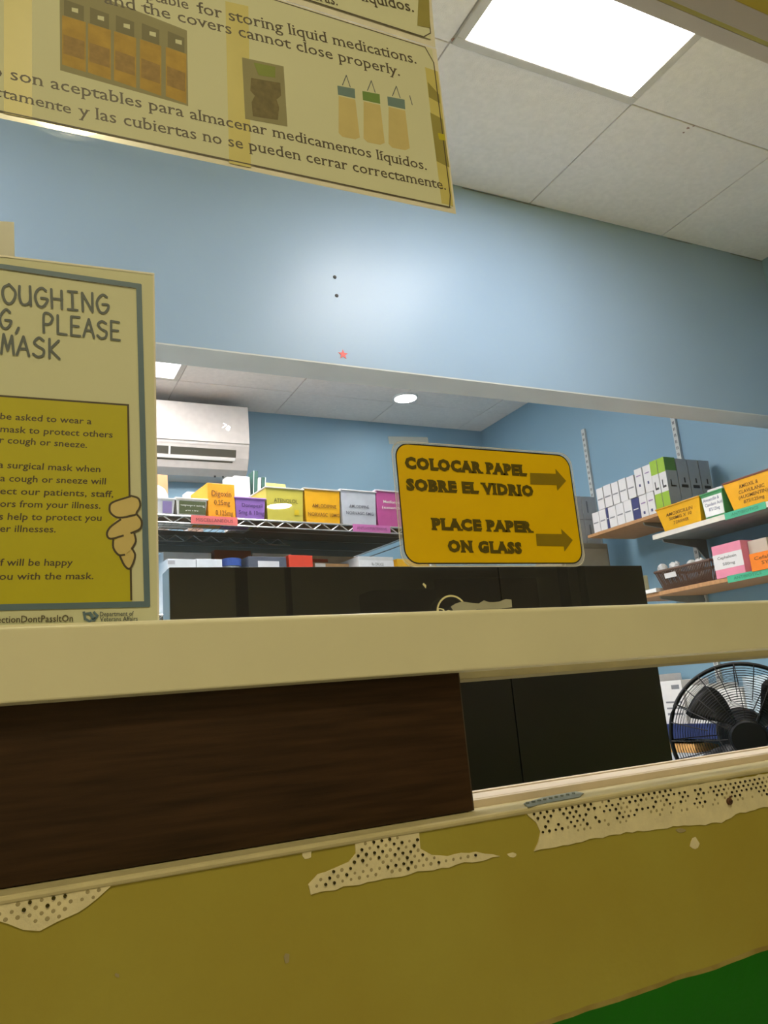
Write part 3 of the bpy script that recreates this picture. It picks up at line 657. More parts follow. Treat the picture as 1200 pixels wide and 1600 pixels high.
for s_ in (0, RL):
    for v in (0, RD): obj('rack_post', MB().tube([RP(s_, v, 0), RP(s_, v, ZR+.02)], .0125, 10), M_chrome, rack)
ZT1 = ZR+.0062; ZT2 = Z(.3762)
def shelf_tag(x0, x1, y0, y1, col, s_, label):
    a, z1 = rs(x0, y0); b_, z0 = rs(x1, y1); zc = ZR-.013
    t = thing('shelf_tag', label, 'tag', RP((a+b_)/2, -.008, zc-.016)); m_ = C('tag_%d_%d_%d' % col, *col)
    obj('tag_strip', MB().obox(RP(a, -.0085, zc-.017), ru*(b_-a), (0, 0, .034), -rv*.0015+Vector((0, 0, 0))), m_, t)
    text('tag_print', s_, RP(a+.02, -.0102, zc-.007), RP(b_-.02, -.0102, zc-.007), .014, C('tag_ink_%d' % col[0], *[c*.55 for c in col]), t, -rv, lift=.003)
shelf_tag(297, 370, 810, 820, (228, 112, 108), 'MISCELLANEOUS', 'red shelf tag strip clipped under the orange box')
shelf_tag(549, 608, 816, 826, (196, 110, 170), 'ANTI-HYPERTENSIVE', 'magenta shelf tag strip clipped under the grey bin')

def rbox(name, label, cat, x0, x1, ytop, col, zb=ZT1, v=.012, dep=.2, texts=(), ink=None, kind='box', rim=None, group=None, top2=None, lab=None):
    a, zt = rs(x0, ytop, v); b_, _ = rs(x1, ytop, v)
    t = thing(name, label, cat, RP((a+b_)/2, v+dep/2, zb), group); L = b_-a; H = zt-zb
    m_ = C('col_%d_%d_%d' % tuple(col), *col, rough=.45) if not isinstance(col, bpy.types.Material) else col
    if kind == 'box':
        obj('carton_body', MB().obox(RP(a, v, zb), ru*L, rv*dep, (0, 0, H)), m_, t, bevel=.002)
        obj('flap_seam', MB().obox(RP(a+.003, v+dep/2-.001, zt), ru*(L-.006), rv*.002, (0, 0, .0004)), M_joint, t)
    else:
        k = .006; o0 = [RP(a+k, v+k, zb), RP(a+L-k, v+k, zb), RP(a+L-k, v+dep-k, zb), RP(a+k, v+dep-k, zb)]
        o1 = [RP(a, v, zt), RP(a+L, v, zt), RP(a+L, v+dep, zt), RP(a, v+dep, zt)]
        i1 = [RP(a+.004, v+.004, zt), RP(a+L-.004, v+.004, zt), RP(a+L-.004, v+dep-.004, zt), RP(a+.004, v+dep-.004, zt)]
        i0 = [RP(a+k+.004, v+k+.004, zb+.004), RP(a+L-k-.004, v+k+.004, zb+.004), RP(a+L-k-.004, v+dep-k-.004, zb+.004), RP(a+k+.004, v+dep-k-.004, zb+.004)]
        V = o0+o1+i1+i0; F = [(3, 2, 1, 0), (12, 13, 14, 15)]
        for q in range(4):
            r = (q+1) % 4; F += [(q, r, 4+r, 4+q), (4+q, 4+r, 8+r, 8+q), (8+q, 8+r, 12+r, 12+q)]
        obj('bin_body', MB().add(V, F), m_, t)
        mr = C('rim_%d' % (rim or col)[0], *(rim or col), rough=.35)
        mb = MB(); R4 = [RP(a-.002, v-.003, zt), RP(a+L+.002, v-.003, zt), RP(a+L+.002, v+dep+.002, zt), RP(a-.002, v+dep+.002, zt)]
        mb.tube(R4, .0035, 6, closed=True); obj('rim', mb, mr, t)
        obj('bin_contents', MB().obox(RP(a+.012, v+.016, zb+.006), ru*(L-.024), rv*(dep-.032), (0, 0, H*.72)), M_white, t)
    fr = lambda u, w_: RP(a+u*L, v-.0006+(.006*(1-w_) if kind != 'box' else 0), zb+w_*H)
    if lab:
        u0, u1, w0, w1, lc = lab
        obj('front_label', MB().prism([fr(u0, w0)-rv*.001, fr(u1, w0)-rv*.001, fr(u1, w1)-rv*.001, fr(u0, w1)-rv*.001], -rv*.0006), C('lab_%d_%d_%d' % tuple(lc), *lc), t)
    for (s_, u0, u1, w_, cap) in texts:
        text('front_print', s_, fr(u0, w_), fr(u1, w_), cap, ink or M_dark, t, -rv, lift=.009, bold=.006)
    return t, a, b_, zt
ink_w = C('ink_white', 226, 226, 214); ink_br = C('ink_brown', 110, 66, 14)
rbox('medicine_bin', 'clear white bin with purple label at the left end of the rack top', 'bin', 240, 273, 778, (226, 224, 222), dep=.22, kind='bin', lab=(.42, .86, .1, .85, (146, 128, 176)))
rbox('medicine_bin', 'white bin with dark green label beside the orange carton', 'bin', 275, 323, 778, (236, 230, 220), dep=.25, kind='bin', lab=(.1, .96, .12, .86, (86, 96, 58)), texts=(('Captopril 25mg', .14, .92, .58, .016), ('50/100', .3, .72, .28, .016)), ink=ink_w)
rbox('orange_carton', 'tall orange carton handwritten Digoxin on the rack top', 'box', 324, 366, 754, (240, 160, 10), dep=.2, texts=(('Digoxin', .14, .86, .62, .024), ('0.25mg', .22, .8, .36, .022), ('0.125mg', .26, .9, .06, .022)), ink=ink_br)
rbox('medicine_bin', 'purple bin marked Donepezil holding tall cartons', 'bin', 367, 414, 777, (150, 108, 186), dep=.2, kind='bin', texts=(('Donepezil', .22, .9, .58, .016), ('5mg & 10mg', .12, .95, .22, .018)), ink=C('ink_purple', 66, 36, 96))
rbox('medicine_bin', 'pale yellow-green bin marked Atenolol', 'bin', 415, 473, 761, (192, 180, 72), dep=.24, kind='bin', rim=(190, 190, 178), texts=(('ATENOLOL', .2, .84, .56, .018),), ink=C('ink_olive', 84, 84, 30), lab=(.74, .86, .2, .36, (206, 178, 20)))
rbox('medicine_bin', 'amber bin marked Amlodipine Norvasc 10mg', 'bin', 475, 530, 763, (226, 166, 20), dep=.24, kind='bin', rim=(196, 190, 176), texts=(('AMLODIPINE', .2, .88, .46, .016), ('NORVASC 10MG', .08, .96, .2, .017)), ink=ink_br)
rbox('medicine_bin', 'light grey bin marked Amlodipine Norvasc 5mg', 'bin', 532, 586, 765, (186, 190, 196), dep=.24, kind='bin', rim=(206, 206, 206), texts=(('AMLODIPINE', .22, .78, .5, .014), ('NORVASC 5MG', .12, .9, .3, .015)), ink=C('ink_grey', 96, 98, 108))
t, a, b_, zt = rbox('medicine_bin', 'magenta fronted bin half hidden behind the yellow sign', 'bin', 587, 650, 766, (190, 84, 146), dep=.24, kind='bin', rim=(216, 206, 214), texts=(('Metformin', .16, .6, .66, .014), ('(extended)', .12, .7, .5, .014)), ink=ink_w)
# things stored above and behind
def rcart(name, label, x0, x1, ytop, v, dep, col, zb=ZT1, lean=0, cat='box', texts=(), lab=None, dy=0):
    a, zt = rs(x0, ytop, v); b_, _ = rs(x1, ytop, v); t = thing(name, label, cat, RP((a+b_)/2, v, zb))
    m_ = C('col_%d_%d_%d' % tuple(col), *col, rough=.5)
    obj('carton_body', MB().obox(RP(a-lean*.5, v, zb), ru*(b_-a), rv*dep, ru*lean+Vector((0, 0, zt-zb))), m_, t, bevel=.0015)
    if lab:
        u0, u1, w0, w1, lc = lab; L = b_-a; H = zt-zb
        f = lambda u, w_: RP(a-lean*.5+lean*w_+u*L, v, zb+w_*H)-rv*.0003
        obj('print_panel', MB().prism([f(u0, w0), f(u1, w0), f(u1, w1), f(u0, w1)], -rv*.0005), C('lab_%d_%d_%d' % tuple(lc), *lc), t)
    for (s_, u0, u1, w_, cap) in texts:
        L = b_-a; H = zt-zb; text('front_print', s_, RP(a+u0*L, v, zb+w_*H), RP(a+u1*L, v, zb+w_*H), cap, M_dark, t, -rv, lift=.006)
    return t
ZD = ZR+.01
rcart('medicine_carton', 'pale grey lined carton standing up in the purple bin', 366, 390, 743, .225, .05, (206, 206, 210), lab=(.12, .94, .05, .9, (176, 178, 186)))
rcart('medicine_carton', 'dark green carton leaning right behind the grey carton', 393, 400, 735, .235, .06, (52, 92, 82), lean=.02, lab=(0, .12, 0, 1, (220, 226, 220)))
rcart('medicine_carton', 'narrow white carton leaning beside the second green carton', 401, 405, 746, .2255, .06, (226, 224, 214), lean=.02)
rcart('medicine_carton', 'second dark green carton, leaning furthest right in the purple bin', 406, 412, 745, .2255, .06, (52, 92, 82), lean=.02, lab=(.82, 1, 0, 1, (220, 226, 220)))
rcart('note_box', 'flat yellow note box lying behind the pale yellow-green bin', 413, 446, 754, .27, .1, (226, 214, 120), texts=(('METOPROLOL', .1, .8, .86, .012),))
rcart('medicine_carton', 'small white carton behind the orange carton', 354, 366, 745, .23, .05, (232, 230, 226))
rcart('paper_pack', 'white paper pack crumpled behind the green-labelled bin', 292, 304, 768, .28, .06, (236, 236, 236), lab=(.3, .7, .5, .9, (214, 206, 206)))
rcart('paper_pack', 'pink-white pack beside the orange carton on the rack', 305, 316, 770, .28, .06, (236, 220, 216))
rcart('cardboard_piece', 'brown cardboard piece standing at the left end of the rack', 246, 262, 741, .44, .05, (206, 154, 106))
s_, z_ = rs(259, 778, .26); c_ = RP(s_-.02, .30, ZR+.1)
tag(obj('white_bowl', MB().lathe([(.055, .0), (.052, .02), (.042, .042), (.024, .056), (0, .06)], RP(s_-.02, .34, rs(259, 779, .34)[1]-.006), (0, 0, 1), 24).lathe([(.055, -.001), (.055, -(rs(259, 779, .34)[1]-.006-ZT1)), (0, -(rs(259, 779, .34)[1]-.006-ZT1))], RP(s_-.02, .34, rs(259, 779, .34)[1]-.006), (0, 0, 1), 24), M_whitep, smooth=False), 'white domed tub behind the purple-labelled bin', 'tub')
# second tier
def low(*a, **k): return rcart(*a, zb=ZT2, **k)
low('white_carton', 'large white carton on the lower rack tier, leftmost', 262, 306, 873, .02, .2, (236, 240, 244), lab=(0, .25, .9, .97, (190, 190, 196)))
low('white_carton', 'large white carton on the lower rack tier, left of the blue-lidded tub', 307, 347, 873, .02, .2, (236, 240, 244))
s_, z_ = rs(361, 874, .07)
tt = thing('lidded_tub', 'white round tub with blue lid between white carton and dark binder box', 'tub', RP(s_, .07, ZT2))
obj('tub_body', MB().lathe([(0, ZT2-z_), (.036, ZT2-z_), (.038, -.03), (.035, -.03)], RP(s_, .07, z_), (0, 0, 1), 28), M_whitep, tt, smooth=True)
obj('tub_lid', MB().lathe([(.041, -.032), (.041, -.002), (.038, 0), (0, 0)], RP(s_, .07, z_), (0, 0, 1), 28), C('lid_blue', 58, 90, 168, rough=.4), tt)
low('binder_box', 'dark slate box with a white label on the lower rack tier', 388, 447, 869, .02, .22, (88, 94, 110), lab=(.24, .8, .8, .92, (222, 222, 226)))
low('red_box', 'bright red box on the lower rack tier', 451, 488, 867, .02, .2, (222, 70, 48))
low('paper_stack', 'tan cardboard tray beside the red box', 492, 545, 880, .1, .18, (196, 150, 100), lab=(0, .3, .9, 1, (236, 232, 224)))
low('medicine_bin', 'frosted bin labelled Rx on the lower rack tier', 560, 614, 869, .02, .22, (212, 212, 212), cat='bin', lab=(.0, 1, .8, .93, (234, 234, 236)), texts=(('Rx DRUGS', .36, .7, .83, .014),))
low('yellow_box', 'yellow box on the lower rack tier below the sign', 620, 680, 873, .02, .2, (234, 176, 20))
low('medicine_carton', 'reddish brown carton at the back of the lower rack tier', 335, 392, 859, .30, .15, (120, 60, 44))
low('medicine_carton', 'tall white carton at the back left of the lower rack tier', 255, 330, 862, .32, .15, (240, 242, 246))
low('medicine_carton', 'wide white carton at the back of the lower rack tier, centre', 394, 455, 864, .32, .12, (240, 240, 242))
low('medicine_carton', 'cream and red striped carton at the back of the lower rack tier', 478, 560, 868, .32, .12, (214, 190, 170), lab=(.0, .4, .9, .95, (200, 90, 70)))

# ------------------------------------------------------------------ right wall shelving
for i, (y, lb) in enumerate(((3.045, 'farther'), (2.45, 'nearer'), (1.86, 'nearest'))):
    t = thing('shelf_standard', 'white slotted shelf upright on the right wall, %s of the three' % lb if i < 2 else 'white slotted shelf upright on the right wall, closest to the window', 'shelf upright', (XR-.01, y, Z(-.9)))
    obj('upright', MB().box((XR-.014, y-.012, Z(-.9)), (XR, y+.012, Z(1.285))), M_std, t, bevel=.001)
    mb = MB(); z = -.88
    while z < 1.27:
        mb.box((XR-.0145, y-.005, Z(z)), (XR-.0138, y-.002, Z(z+.014))).box((XR-.0145, y+.002, Z(z)), (XR-.0138, y+.005, Z(z+.014))); z += .03
    obj('slot_row', mb, M_dark, t)['kind'] = 'stuff'
XF = 2.48
def wall_shelf(label, y0, y1, zt, th, m_, em=None, xf=XF, br=()):
    t = thing('wall_shelf', label, 'shelf', ((xf+XR)/2, (y0+y1)/2, zt-th))
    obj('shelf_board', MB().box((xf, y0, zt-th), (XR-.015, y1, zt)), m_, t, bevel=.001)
    if em: obj('front_edging', MB().box((xf-.002, y0, zt-th), (xf, y1, zt)), em, t)
    for y in br:
        mb = MB().prism([(XR-.015, y-.003, zt-th), (xf+.03, y-.003, zt-th), (xf+.035, y-.003, zt-th-.012), (XR-.08, y-.003, zt-th-.035), (XR-.02, y-.003, zt-th-.10), (XR-.015, y-.003, zt-th-.10)], (0, .006, 0))
        obj('bracket', mb, C('bracket_grey', 150, 150, 146, rough=.4), t)
    return t
zA, zB, zCc, zD = Z(.655), Z(.568), Z(.333), Z(-.205)
wall_shelf('brown wooden wall shelf carrying the white and green cartons', 2.25, 2.80, zA, .014, M_brown, br=(2.475,))
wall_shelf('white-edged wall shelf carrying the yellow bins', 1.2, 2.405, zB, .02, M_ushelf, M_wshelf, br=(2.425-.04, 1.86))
wall_shelf('lower wooden wall shelf carrying basket and pink carton', 1.2, 2.62, zCc, .016, M_brown, xf=XF, br=(2.45, 1.86))
wall_shelf('blue-edged low wall shelf seen behind the fan', 1.0, 3.0, zD, .058, C('navy_shelf', 34, 48, 96), xf=2.55, br=(2.45, 1.86))
wall_shelf('lowest wall shelf glimpsed behind the fan', 1.0, 3.0, Z(-.47), .02, M_wshelf, xf=2.55, br=(2.45, 1.86))

ordn = ['first', 'second', 'third', 'fourth', 'fifth', 'sixth', 'seventh', 'eighth', 'ninth']
navy = C('carton_navy', 52, 58, 110); pr_g = C('print_grey', 128, 128, 132); pr_l = C('print_lilac', 150, 120, 160)
def wcart(label, y0, y1, z0, z1, x=XF, dep=.2, m_=None, prints=(), name='medicine_carton', cat='box', group=None, end=None, bev=.001):
    """carton on the right wall; front faces -x"""
    t = thing(name, label, cat, (x+dep/2, (y0+y1)/2, z0), group)
    obj('carton_body', MB().box((x, y0, z0), (x+dep, y1, z1)), m_ or M_white, t, bevel=bev)
    H = z1-z0; L = y1-y0
    for (u0, u1, w0, w1, pm) in prints:     # u from the far (left) end
        obj('print_patch', MB().box((x-.0006, y1-u1*L, z0+w0*H), (x-.0001, y1-u0*L, z0+w1*H)), pm, t)
    for (u0, u1, w0, w1, pm) in (end or ()):
        obj('end_print', MB().box((x+u0*dep, y0-.0006, z0+w0*H), (x+u1*dep, y0-.0001, z0+w1*H)), pm, t)
    return t
ys = [2.752, 2.705, 2.66, 2.645, 2.595, 2.545, 2.495, 2.450, 2.405, 2.362]
lowm = [M_white, M_white, navy, M_white, M_white, M_white, navy, M_white, M_white]
for i in range(9):
    nm = 'navy' if lowm[i] is navy else 'white'
    wcart('%s medicine carton in the bottom row on the brown shelf, %s from the far end' % (nm, ordn[i]), ys[i+1]+.001, ys[i]-.001, zA, zA+.092+.0015*(i % 3), dep=.2, m_=lowm[i],
          prints=((.15, .8, .45, .5, ink_w),) if (lowm[i] is navy) else (((.1, .8, .44, .50, pr_g),) if i < 7 else ((.35, .6, .12, .25, navy), (.2, .8, .6, .66, pr_l))), group='cartons in the bottom row')
yt = [2.702, 2.655, 2.602, 2.555, 2.505, 2.455]
for i in range(5):
    wcart('white medicine carton in the upper row on the brown shelf, %s from the far end' % ordn[i], yt[i+1]+.004, yt[i]-.001, zA+.0955, zA+.194+.002*(i % 2), dep=.2, prints=((.1, .85, .44, .50, pr_g),), group='cartons in the upper row')
obj_ = wcart('navy blue carton set back behind the upper row of white cartons', 2.46, 2.65, zA+.0955, zA+.197, x=XF+.205, dep=.04, m_=navy)
for i, (y1, y0) in enumerate(((2.452, 2.408), (2.402, 2.358))):
    wcart('tall white carton with small dark diamond next to the green cartons, %s' % ('farther one', 'nearer one')[i], y0, y1, zA+.0965, zA+.212, dep=.1, prints=((.4, .6, .3, .4, navy), (.2, .8, .7, .74, pr_l)))
gm = C('carton_green', 150, 186, 48); gd = C('carton_green_dark', 98, 150, 70)
GX = 2.478
for i, (y1, y0) in enumerate(((2.356, 2.318), (2.315, 2.277))):
    wcart('white and lime green carton on the brown shelf, %s' % ('farther of the pair', 'nearest the window')[i], y0, y1, zA, zA+.218, x=GX, dep=.062,
          m_=M_white, prints=((0, 1, .72, 1, gm), (0, 1, .02, .34, gm), (.3, .42, .42, .58, M_dark), (.42, .8, .42, .46, M_dark)), end=((0, 1, .74, 1, gd), (.0, 1, 0, .74, C('carton_grey', 176, 178, 184)), (.3, .4, .42, .56, M_dark), (.4, .8, .42, .45, M_dark)) if i else None)
for i in range(3):
    wcart('pale grey carton in the row running back from the green cartons, %s' % ordn[i], 2.277, 2.316, zA, zA+.215, x=2.545+i*.066, dep=.062, m_=C('carton_grey', 176, 178, 184), end=((.2, .8, .42, .48, M_dark), (.5, .62, .52, .62, M_dark)))

def wbin(label, y0, y1, z0, z1, dep, col, rimc, texts=(), labp=None, taper=.02, x=XF-.006, contents=True, name='medicine_bin', cat='bin'):
    t = thing(name, label, cat, (x+dep/2, (y0+y1)/2, z0)); m_ = C('col_%d_%d_%d' % tuple(col), *col, rough=.4)
    k = taper; O0 = [(x+k*.6, y0+k, z0), (x+dep-k, y0+k, z0), (x+dep-k, y1-k, z0), (x+k*.6, y1-k, z0)]; O1 = [(x, y0, z1), (x+dep, y0, z1), (x+dep, y1, z1), (x, y1, z1)]
    th = .003; I1 = [(x+th, y0+th, z1), (x+dep-th, y0+th, z1), (x+dep-th, y1-th, z1), (x+th, y1-th, z1)]; I0 = [(x+k*.6+th, y0+k+th, z0+th), (x+dep-k-th, y0+k+th, z0+th), (x+dep-k-th, y1-k-th, z0+th), (x+k*.6+th, y1-k-th, z0+th)]
    F = [(3, 2, 1, 0), (12, 13, 14, 15)]
    for q in range(4):
        r = (q+1) % 4; F += [(q, r, 4+r, 4+q), (4+q, 4+r, 8+r, 8+q), (8+q, 8+r, 12+r, 12+q)]
    obj('bin_body', MB().add(O0+O1+I1+I0, F), m_, t)
    mb = MB().tube([Vector(p)+Vector((0, 0, -.002)) for p in O1], .0038, 6, closed=True); obj('rim', mb, C('rimw_%d_%d' % tuple(rimc[:2]), *rimc, rough=.4), t)
    if contents: obj('bin_contents', MB().box((x+.02, y0+k+.008, z0+.006), (x+dep-.025, y1-k-.008, z1-.012)), M_white, t)
    L = y1-y0; H = z1-z0
    def fr(u, w_): return Vector((x+k*.6*(1-w_)-.0006, (y1-k*(1-w_))+((y0+k*(1-w_))-(y1-k*(1-w_)))*u, z0+w_*H))
    if labp:
        u0, u1, w0, w1, lc = labp; obj('front_label', MB().prism([fr(u0, w0), fr(u1, w0), fr(u1, w1), fr(u0, w1)], (-.0008, 0, 0)), C('lab_%d_%d_%d' % tuple(lc), *lc), t)
    for (s_, u0, u1, w_, cap) in texts: text('front_print', s_, fr(u0, w_), fr(u1, w_), cap, ink_br if labp is None else navy, t, (-1, 0, 0), lift=.007, bold=.006, shear=.1)
    return t
wbin('yellow tapered bin marked Amoxicillin 500mg, at the far end of the white shelf', 2.13, 2.36, zB, zB+.098, .17, (240, 178, 14), (222, 160, 14), (('AMOXICILLIN', .18, .84, .58, .014), ('500MG X 10', .22, .8, .40, .013), ('2 DRAWER', .3, .7, .2, .013)))
wbin('white-labelled green bin for amoxicillin clavulanate between the two yellow bins', 2.02, 2.124, zB, zB+.098, .17, (60, 140, 84), (60, 140, 84), (('Amoxicillin &', .08, .84, .66, .013), ('Clavulanic Acid', .12, .96, .46, .013), ('875/125mg', .26, .8, .26, .013)), labp=(.03, .97, .06, .84, (236, 234, 232)), taper=.006)
wbin('yellow bin with brown rim marked Amoxicillin and Clavulanate, right edge of the view', 1.80, 2.012, zB, zB+.112, .17, (240, 172, 12), (132, 76, 60), (('AMOXIL &', .3, .72, .68, .014), ('CLAVULANIC', .26, .84, .50, .013), ('(AUGMENTIN)', .22, .9, .33, .013), ('875/125mg', .3, .8, .16, .013)))
wcart('flat white box lying on the first yellow bin', 2.16, 2.27, zB+.100, zB+.108, x=2.50, dep=.12, m_=M_white)
wcart('flat white box lying on the green bin', 2.03, 2.10, zB+.100, zB+.112, x=2.49, dep=.12, m_=M_white)
def wtag(y0, y1, z, s_, label):
    t = thing('shelf_tag', label, 'tag', (XF-.003, (y0+y1)/2, z)); obj('tag_strip', MB().box((XF-.0045, y0, z), (XF-.0025, y1, z+.026)), C('tag_green', 70, 176, 136), t)
    text('tag_print', s_, (XF-.005, y1-.03, z+.008), (XF-.005, y1-.15, z+.008), .011, C('tag_green_ink', 30, 110, 76), t, (-1, 0, 0))
wtag(1.85, 2.03, zB-.024, 'ANTIBIOTICS', 'teal shelf tag on the front of the white-edged shelf')
wtag(1.70, 2.07, zCc-.022, 'ANTIBIOTICS', 'teal shelf tag on the front of the lower wooden shelf')
# basket
t = thing('basket', 'dark brown slatted plastic basket on the lower wooden shelf', 'basket', (2.54, 2.26, zCc))
by0, by1, bz0, bz1 = 2.13, 2.415, zCc, zCc+.078; M_bk = C('basket_brown', 92, 66, 54, rough=.45)
bx0, bx1 = XF-.012, 2.66
mb = MB().tube([(bx0, by0, bz1), (bx1, by0, bz1), (bx1, by1, bz1), (bx0, by1, bz1)], .006, 6, closed=True); obj('rim', mb, M_bk, t)
obj('basket_floor', MB().box((bx0+.02, by0+.02, bz0), (bx1-.02, by1-.02, bz0+.004)).box((bx0+.018, by0+.018, bz0+.004), (bx0+.021, by1-.018, bz0+.022)), M_bk, t)
mb = MB(); k = 34
for i in range(k+1):
    y = by1-(by1-by0)*i/k; yy = by1-.02-(by1-by0-.04)*i/k; mb.tube([(bx0, y, bz1), (bx0+.018, yy, bz0+.002)], .0031, 4); mb.tube([(bx1, y, bz1), (bx1-.018, yy, bz0+.002)], .0026, 4)
for i in range(15):
    x = bx0+(bx1-bx0)*i/14; xx = bx0+.02+(bx1-bx0-.04)*i/14; mb.tube([(x, by0, bz1), (xx, by0+.018, bz0+.002)], .0026, 4); mb.tube([(x, by1, bz1), (xx, by1-.018, bz0+.002)], .0026, 4)
obj('slat', mb, M_bk, t)['kind'] = 'stuff'
obj('basket_label', MB().obox((bx0-.004, by1-.115, bz0+.044), (0, .06, 0), (.0012, 0, 0), (-.003, 0, .02)), M_white, t)
for i, (y, x, z, r, c) in enumerate(((2.40, 2.50, .088, .022, (214, 212, 210)), (2.35, 2.52, .085, .026, (226, 224, 222)), (2.29, 2.55, .082, .024, (210, 210, 206)), (2.23, 2.53, .080, .022, (228, 226, 222)), (2.17, 2.56, .082, .022, (206, 208, 206)))):
    q = MB()
    for a in range(7):
        th0 = a*math.pi/6
    q.lathe([(0, -r), (r*.6, -r*.75), (r, -r*.1), (r*.8, r*.45), (r*.35, r*.6), (r*.4, r*.85), (0, r*.95)], (x, y, zCc+z+.006), (.3, .5*(-1)**i, .8), 10)
    tag(obj('plastic_sachet', q, C('sachet_%d' % c[0], *c, rough=.3, bump=.4, bscale=80)), 'crumpled white plastic pack lying in the brown basket, %s from the far end' % ordn[i], 'packet', 'packs in the basket')
tt = wcart('white tray projecting left of the basket on the lower wooden shelf', 2.425, 2.60, zCc, zCc+.016, x=XF-.01, dep=.18, m_=M_whitep, name='plastic_tray', cat='tray')
tt = wcart('cream carton standing left of the basket', 2.55, 2.60, zCc+.0165, zCc+.09, x=XF, dep=.08, m_=C('cream_carton', 226, 220, 180))
pk = C('carton_pink', 226, 136, 160)
t = wcart('pink and white carton labelled Cephalexin 500mg', 1.985, 2.118, zCc, zCc+.125, x=XF-.004, dep=.16, m_=pk, prints=((0, 1, .26, .72, M_white),))
for s_, w_, u0, u1 in (('Cephalexin', .56, .15, .8), ('500mg', .36, .3, .72)):
    text('carton_print', s_, (XF-.0046, 2.118-.133*u0, zCc+.125*w_), (XF-.0046, 2.118-.133*u1, zCc+.125*w_), .011, M_dark, t, (-1, 0, 0), lift=.0006, bold=.01)
wcart('clear frosted carton standing behind the pink carton', 1.90, 1.982, zCc, zCc+.118, x=XF+.03, dep=.16, m_=C('frosted', 196, 184, 168, rough=.3))
t = wcart('orange carton labelled Cefalexin syrup at the right edge', 1.72, 1.955, zCc, zCc+.064, x=XF-.008, dep=.03, m_=C('carton_orange', 240, 128, 14))
for s_, w_, u0, u1 in (('Cefalexin', .6, .08, .55), ('SYRUP', .3, .2, .55)):
    text('carton_print', s_, (XF-.0086, 1.955-.235*u0, zCc+.064*w_), (XF-.0086, 1.955-.235*u1, zCc+.064*w_), .013, ink_br, t, (-1, 0, 0), lift=.0006, bold=.01)
# grey tower at the far end
t = thing('drawer_tower', 'tall grey plastic drawer tower in the far corner, right of the yellow sign', 'storage tower', (2.49, 2.93, 0))
M_gt = C('tower_grey', 150, 140, 122, rough=.4)
obj('tower_frame', MB().box((2.33, 2.83, 0), (2.62, 3.02, zA-.03)), M_gt, t, bevel=.004)
for i in range(7): obj('drawer', MB().box((2.345, 2.822, .03+i*.262), (2.605, 2.83, .03+i*.262+.245)), C('tower_drawer', 168, 158, 140, rough=.35), t, bevel=.003)
gb = C('grey_carton_far', 184, 184, 184)
for j in range(2):
    for i in range(3):
        x = 2.335+i*.085; wcart('grey-white carton stacked on the drawer tower, %s row, %s from the left' % (('lower', 'upper')[j], ordn[i]), 2.835, 3.0, zA-.0295+j*.115, zA-.0295+j*.115+.113, x=x, dep=.083, m_=gb, end=((.3, .4, .3, .8, pr_g),), group='cartons on the drawer tower')
# low shelf items
wcart('white carton at the far end of the low blue-edged shelf', 2.62, 2.70, zD, zD+.205, x=2.575, dep=.16, prints=((.1, .9, .7, .8, pr_g), (.2, .6, .3, .4, pr_l)))
rd = C('carton_red', 206, 58, 70)
wcart('white carton with red edge on the low shelf left of the fan', 2.47, 2.612, zD, zD+.175, x=2.57, dep=.16, prints=((0, .1, 0, 1, rd), (.3, .9, .2, .25, pr_g), (.3, .9, .34, .38, pr_g), (.3, .9, .48, .52, pr_g), (.6, .9, .8, .9, pr_g)))
for i, (y0, y1, h_, c) in enumerate(((2.33, 2.46, .15, (226, 222, 216)), (2.18, 2.32, .13, (216, 214, 210)), (2.02, 2.17, .17, (190, 206, 214)), (1.86, 2.01, .20, (196, 214, 222)))):
    wcart('pale carton on the low shelf seen through the fan guard, %s from the left' % ordn[i], y0, y1, zD, zD+h_, x=2.575, dep=.16, m_=C('col_%d_%d_%d' % c, *c))
wcart('clear wrapped white bundle on the lowest wall shelf', 2.40, 2.75, Z(-.47), Z(-.32), x=2.56, dep=.17, m_=C('wrapped', 186, 188, 196, rough=.2, bump=.5, bscale=30), name='wrapped_bundle', cat='bundle')
wcart('tan and yellow carton on top of the wrapped bundle', 2.45, 2.72, Z(-.3195), Z(-.285), x=2.565, dep=.15, m_=C('tan_carton', 214, 160, 96))
# blue bin at the right edge
wcart('bright blue crate on the lowest wall shelf behind the fan', 1.55, 1.95, Z(-.47), Z(-.275), x=2.56, dep=.18, m_=C('crate_blue', 24, 84, 220, rough=.4), name='blue_crate', cat='crate')

# ------------------------------------------------------------------ pedestal fan
hub = onY(1166, 1150, 1.42); fd = (E0-hub); fd.z = 0; fd.normalize(); fd = (fd+Vector((.10, 0, -.02))).normalized()
fe = fd.cross(Vector((0, 0, 1))).normalized(); fu = fe.cross(fd)
R_ = .5*(onY(1050, 1150, 1.42)-onY(1280, 1150, 1.42)).length*.68
t = thing('pedestal_fan', 'black pedestal fan with round wire guard behind the slot at the right', 'fan', (hub.x, hub.y, 0))
def fp(r, a, d): return hub+(fe*math.cos(a)+fu*math.sin(a))*r+fd*d
def guard(sgn, nm):
    mb = MB(); K = 56
    prof = lambda q: sgn*(.012+.055*(1-(q/R_)**3))
    for i in range(21):
        r = .045+(R_-.049)*i/21; mb.tube([fp(r, a*2*math.pi/40, prof(r)) for a in range(40)], .0007, 4, closed=True)
    for i in range(24 if sgn > 0 else 12):
        a = i*2*math.pi/(24 if sgn > 0 else 12); rin = .045 if i % 2 == 0 else .09
        mb.tube([fp(rin+(R_-rin)*j/6, a, prof(rin+(R_-rin)*j/6)) for j in range(7)], .0013, 4)
    return obj(nm, mb, M_plastic_black, t)
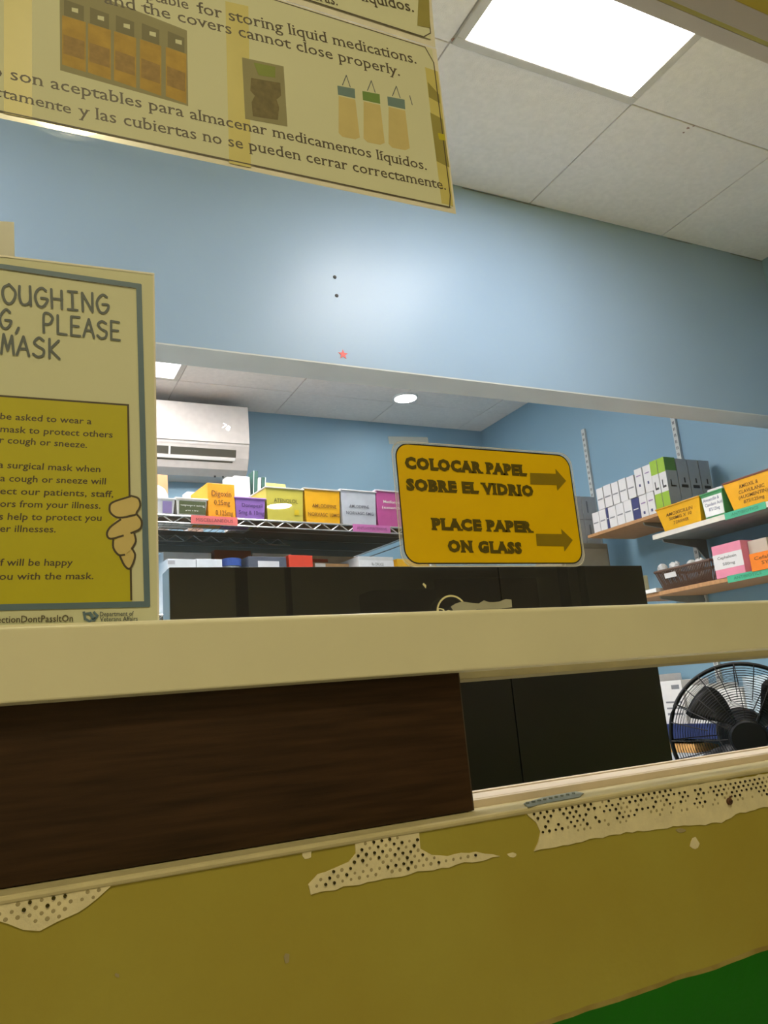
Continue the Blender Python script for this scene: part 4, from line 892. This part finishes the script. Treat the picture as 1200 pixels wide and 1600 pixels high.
guard(1, 'front_guard'); guard(-1, 'rear_guard')
obj('guard_rim', MB().tube([fp(R_, a*2*math.pi/64, 0) for a in range(64)], .0052, 8, closed=True), M_plastic_black, t, smooth=True)
for a0 in (57, 147, 237, 327):
    V = []; nr, na = 9, 6
    for i in range(nr):
        r = .03+(R_*.84-.03)*i/(nr-1); u = i/(nr-1); wd = .85*math.radians(17+24*math.sin(min(1, u*1.15)*math.pi*.62)) * (1 if u < .9 else .8)
        for j in range(na):
            f = j/(na-1)-.5; a = math.radians(a0-14*u)+wd*f*1.25; V.append(fp(r, a, .03*f*-1.3+.004))
    nv = len(V); V2 = [v-fd*.003 for v in V]; F = []
    for i in range(nr-1):
        for j in range(na-1):
            q = i*na+j; F += [(q, q+1, q+na+1, q+na), (nv+q, nv+q+na, nv+q+na+1, nv+q+1)]
    rim_ = [i*na for i in range(nr)]+[(nr-1)*na+j for j in range(1, na)]+[i*na+na-1 for i in range(nr-2, -1, -1)]+[j for j in range(na-2, 0, -1)]
    for i in range(len(rim_)): a, b_ = rim_[i], rim_[(i+1) % len(rim_)]; F.append((a, b_, nv+b_, nv+a))
    obj('blade', MB().add(V+V2, F), C('fan_blade', 18, 18, 20, rough=.45, spec=.25), t, smooth=True)
obj('hub', MB().lathe([(0, .024), (.022, .022), (.036, .012), (.04, -.02), (0, -.022)], hub, fd, 28), M_plastic_black, t, smooth=True)
obj('guard_badge', MB().lathe([(0, .072), (.038, .071), (.042, .066), (.042, .062), (0, .062)], hub, fd, 28), M_plastic_black, t)
obj('motor_housing', MB().lathe([(.03, -.03), (.058, -.07), (.062, -.12), (.05, -.165), (0, -.18)], hub, fd, 28), M_plastic_black, t, smooth=True)
pc = hub-fd*.12
obj('pole', MB().tube([(pc.x, pc.y, .03), (pc.x, pc.y, pc.z-.05)], .014, 12), M_plastic_black, t)
obj('base', MB().lathe([(0, 0), (.19, 0), (.19, .012), (.06, .03), (.025, .05), (0, .05)], (pc.x, pc.y, .0), (0, 0, 1), 36), M_plastic_black, t)
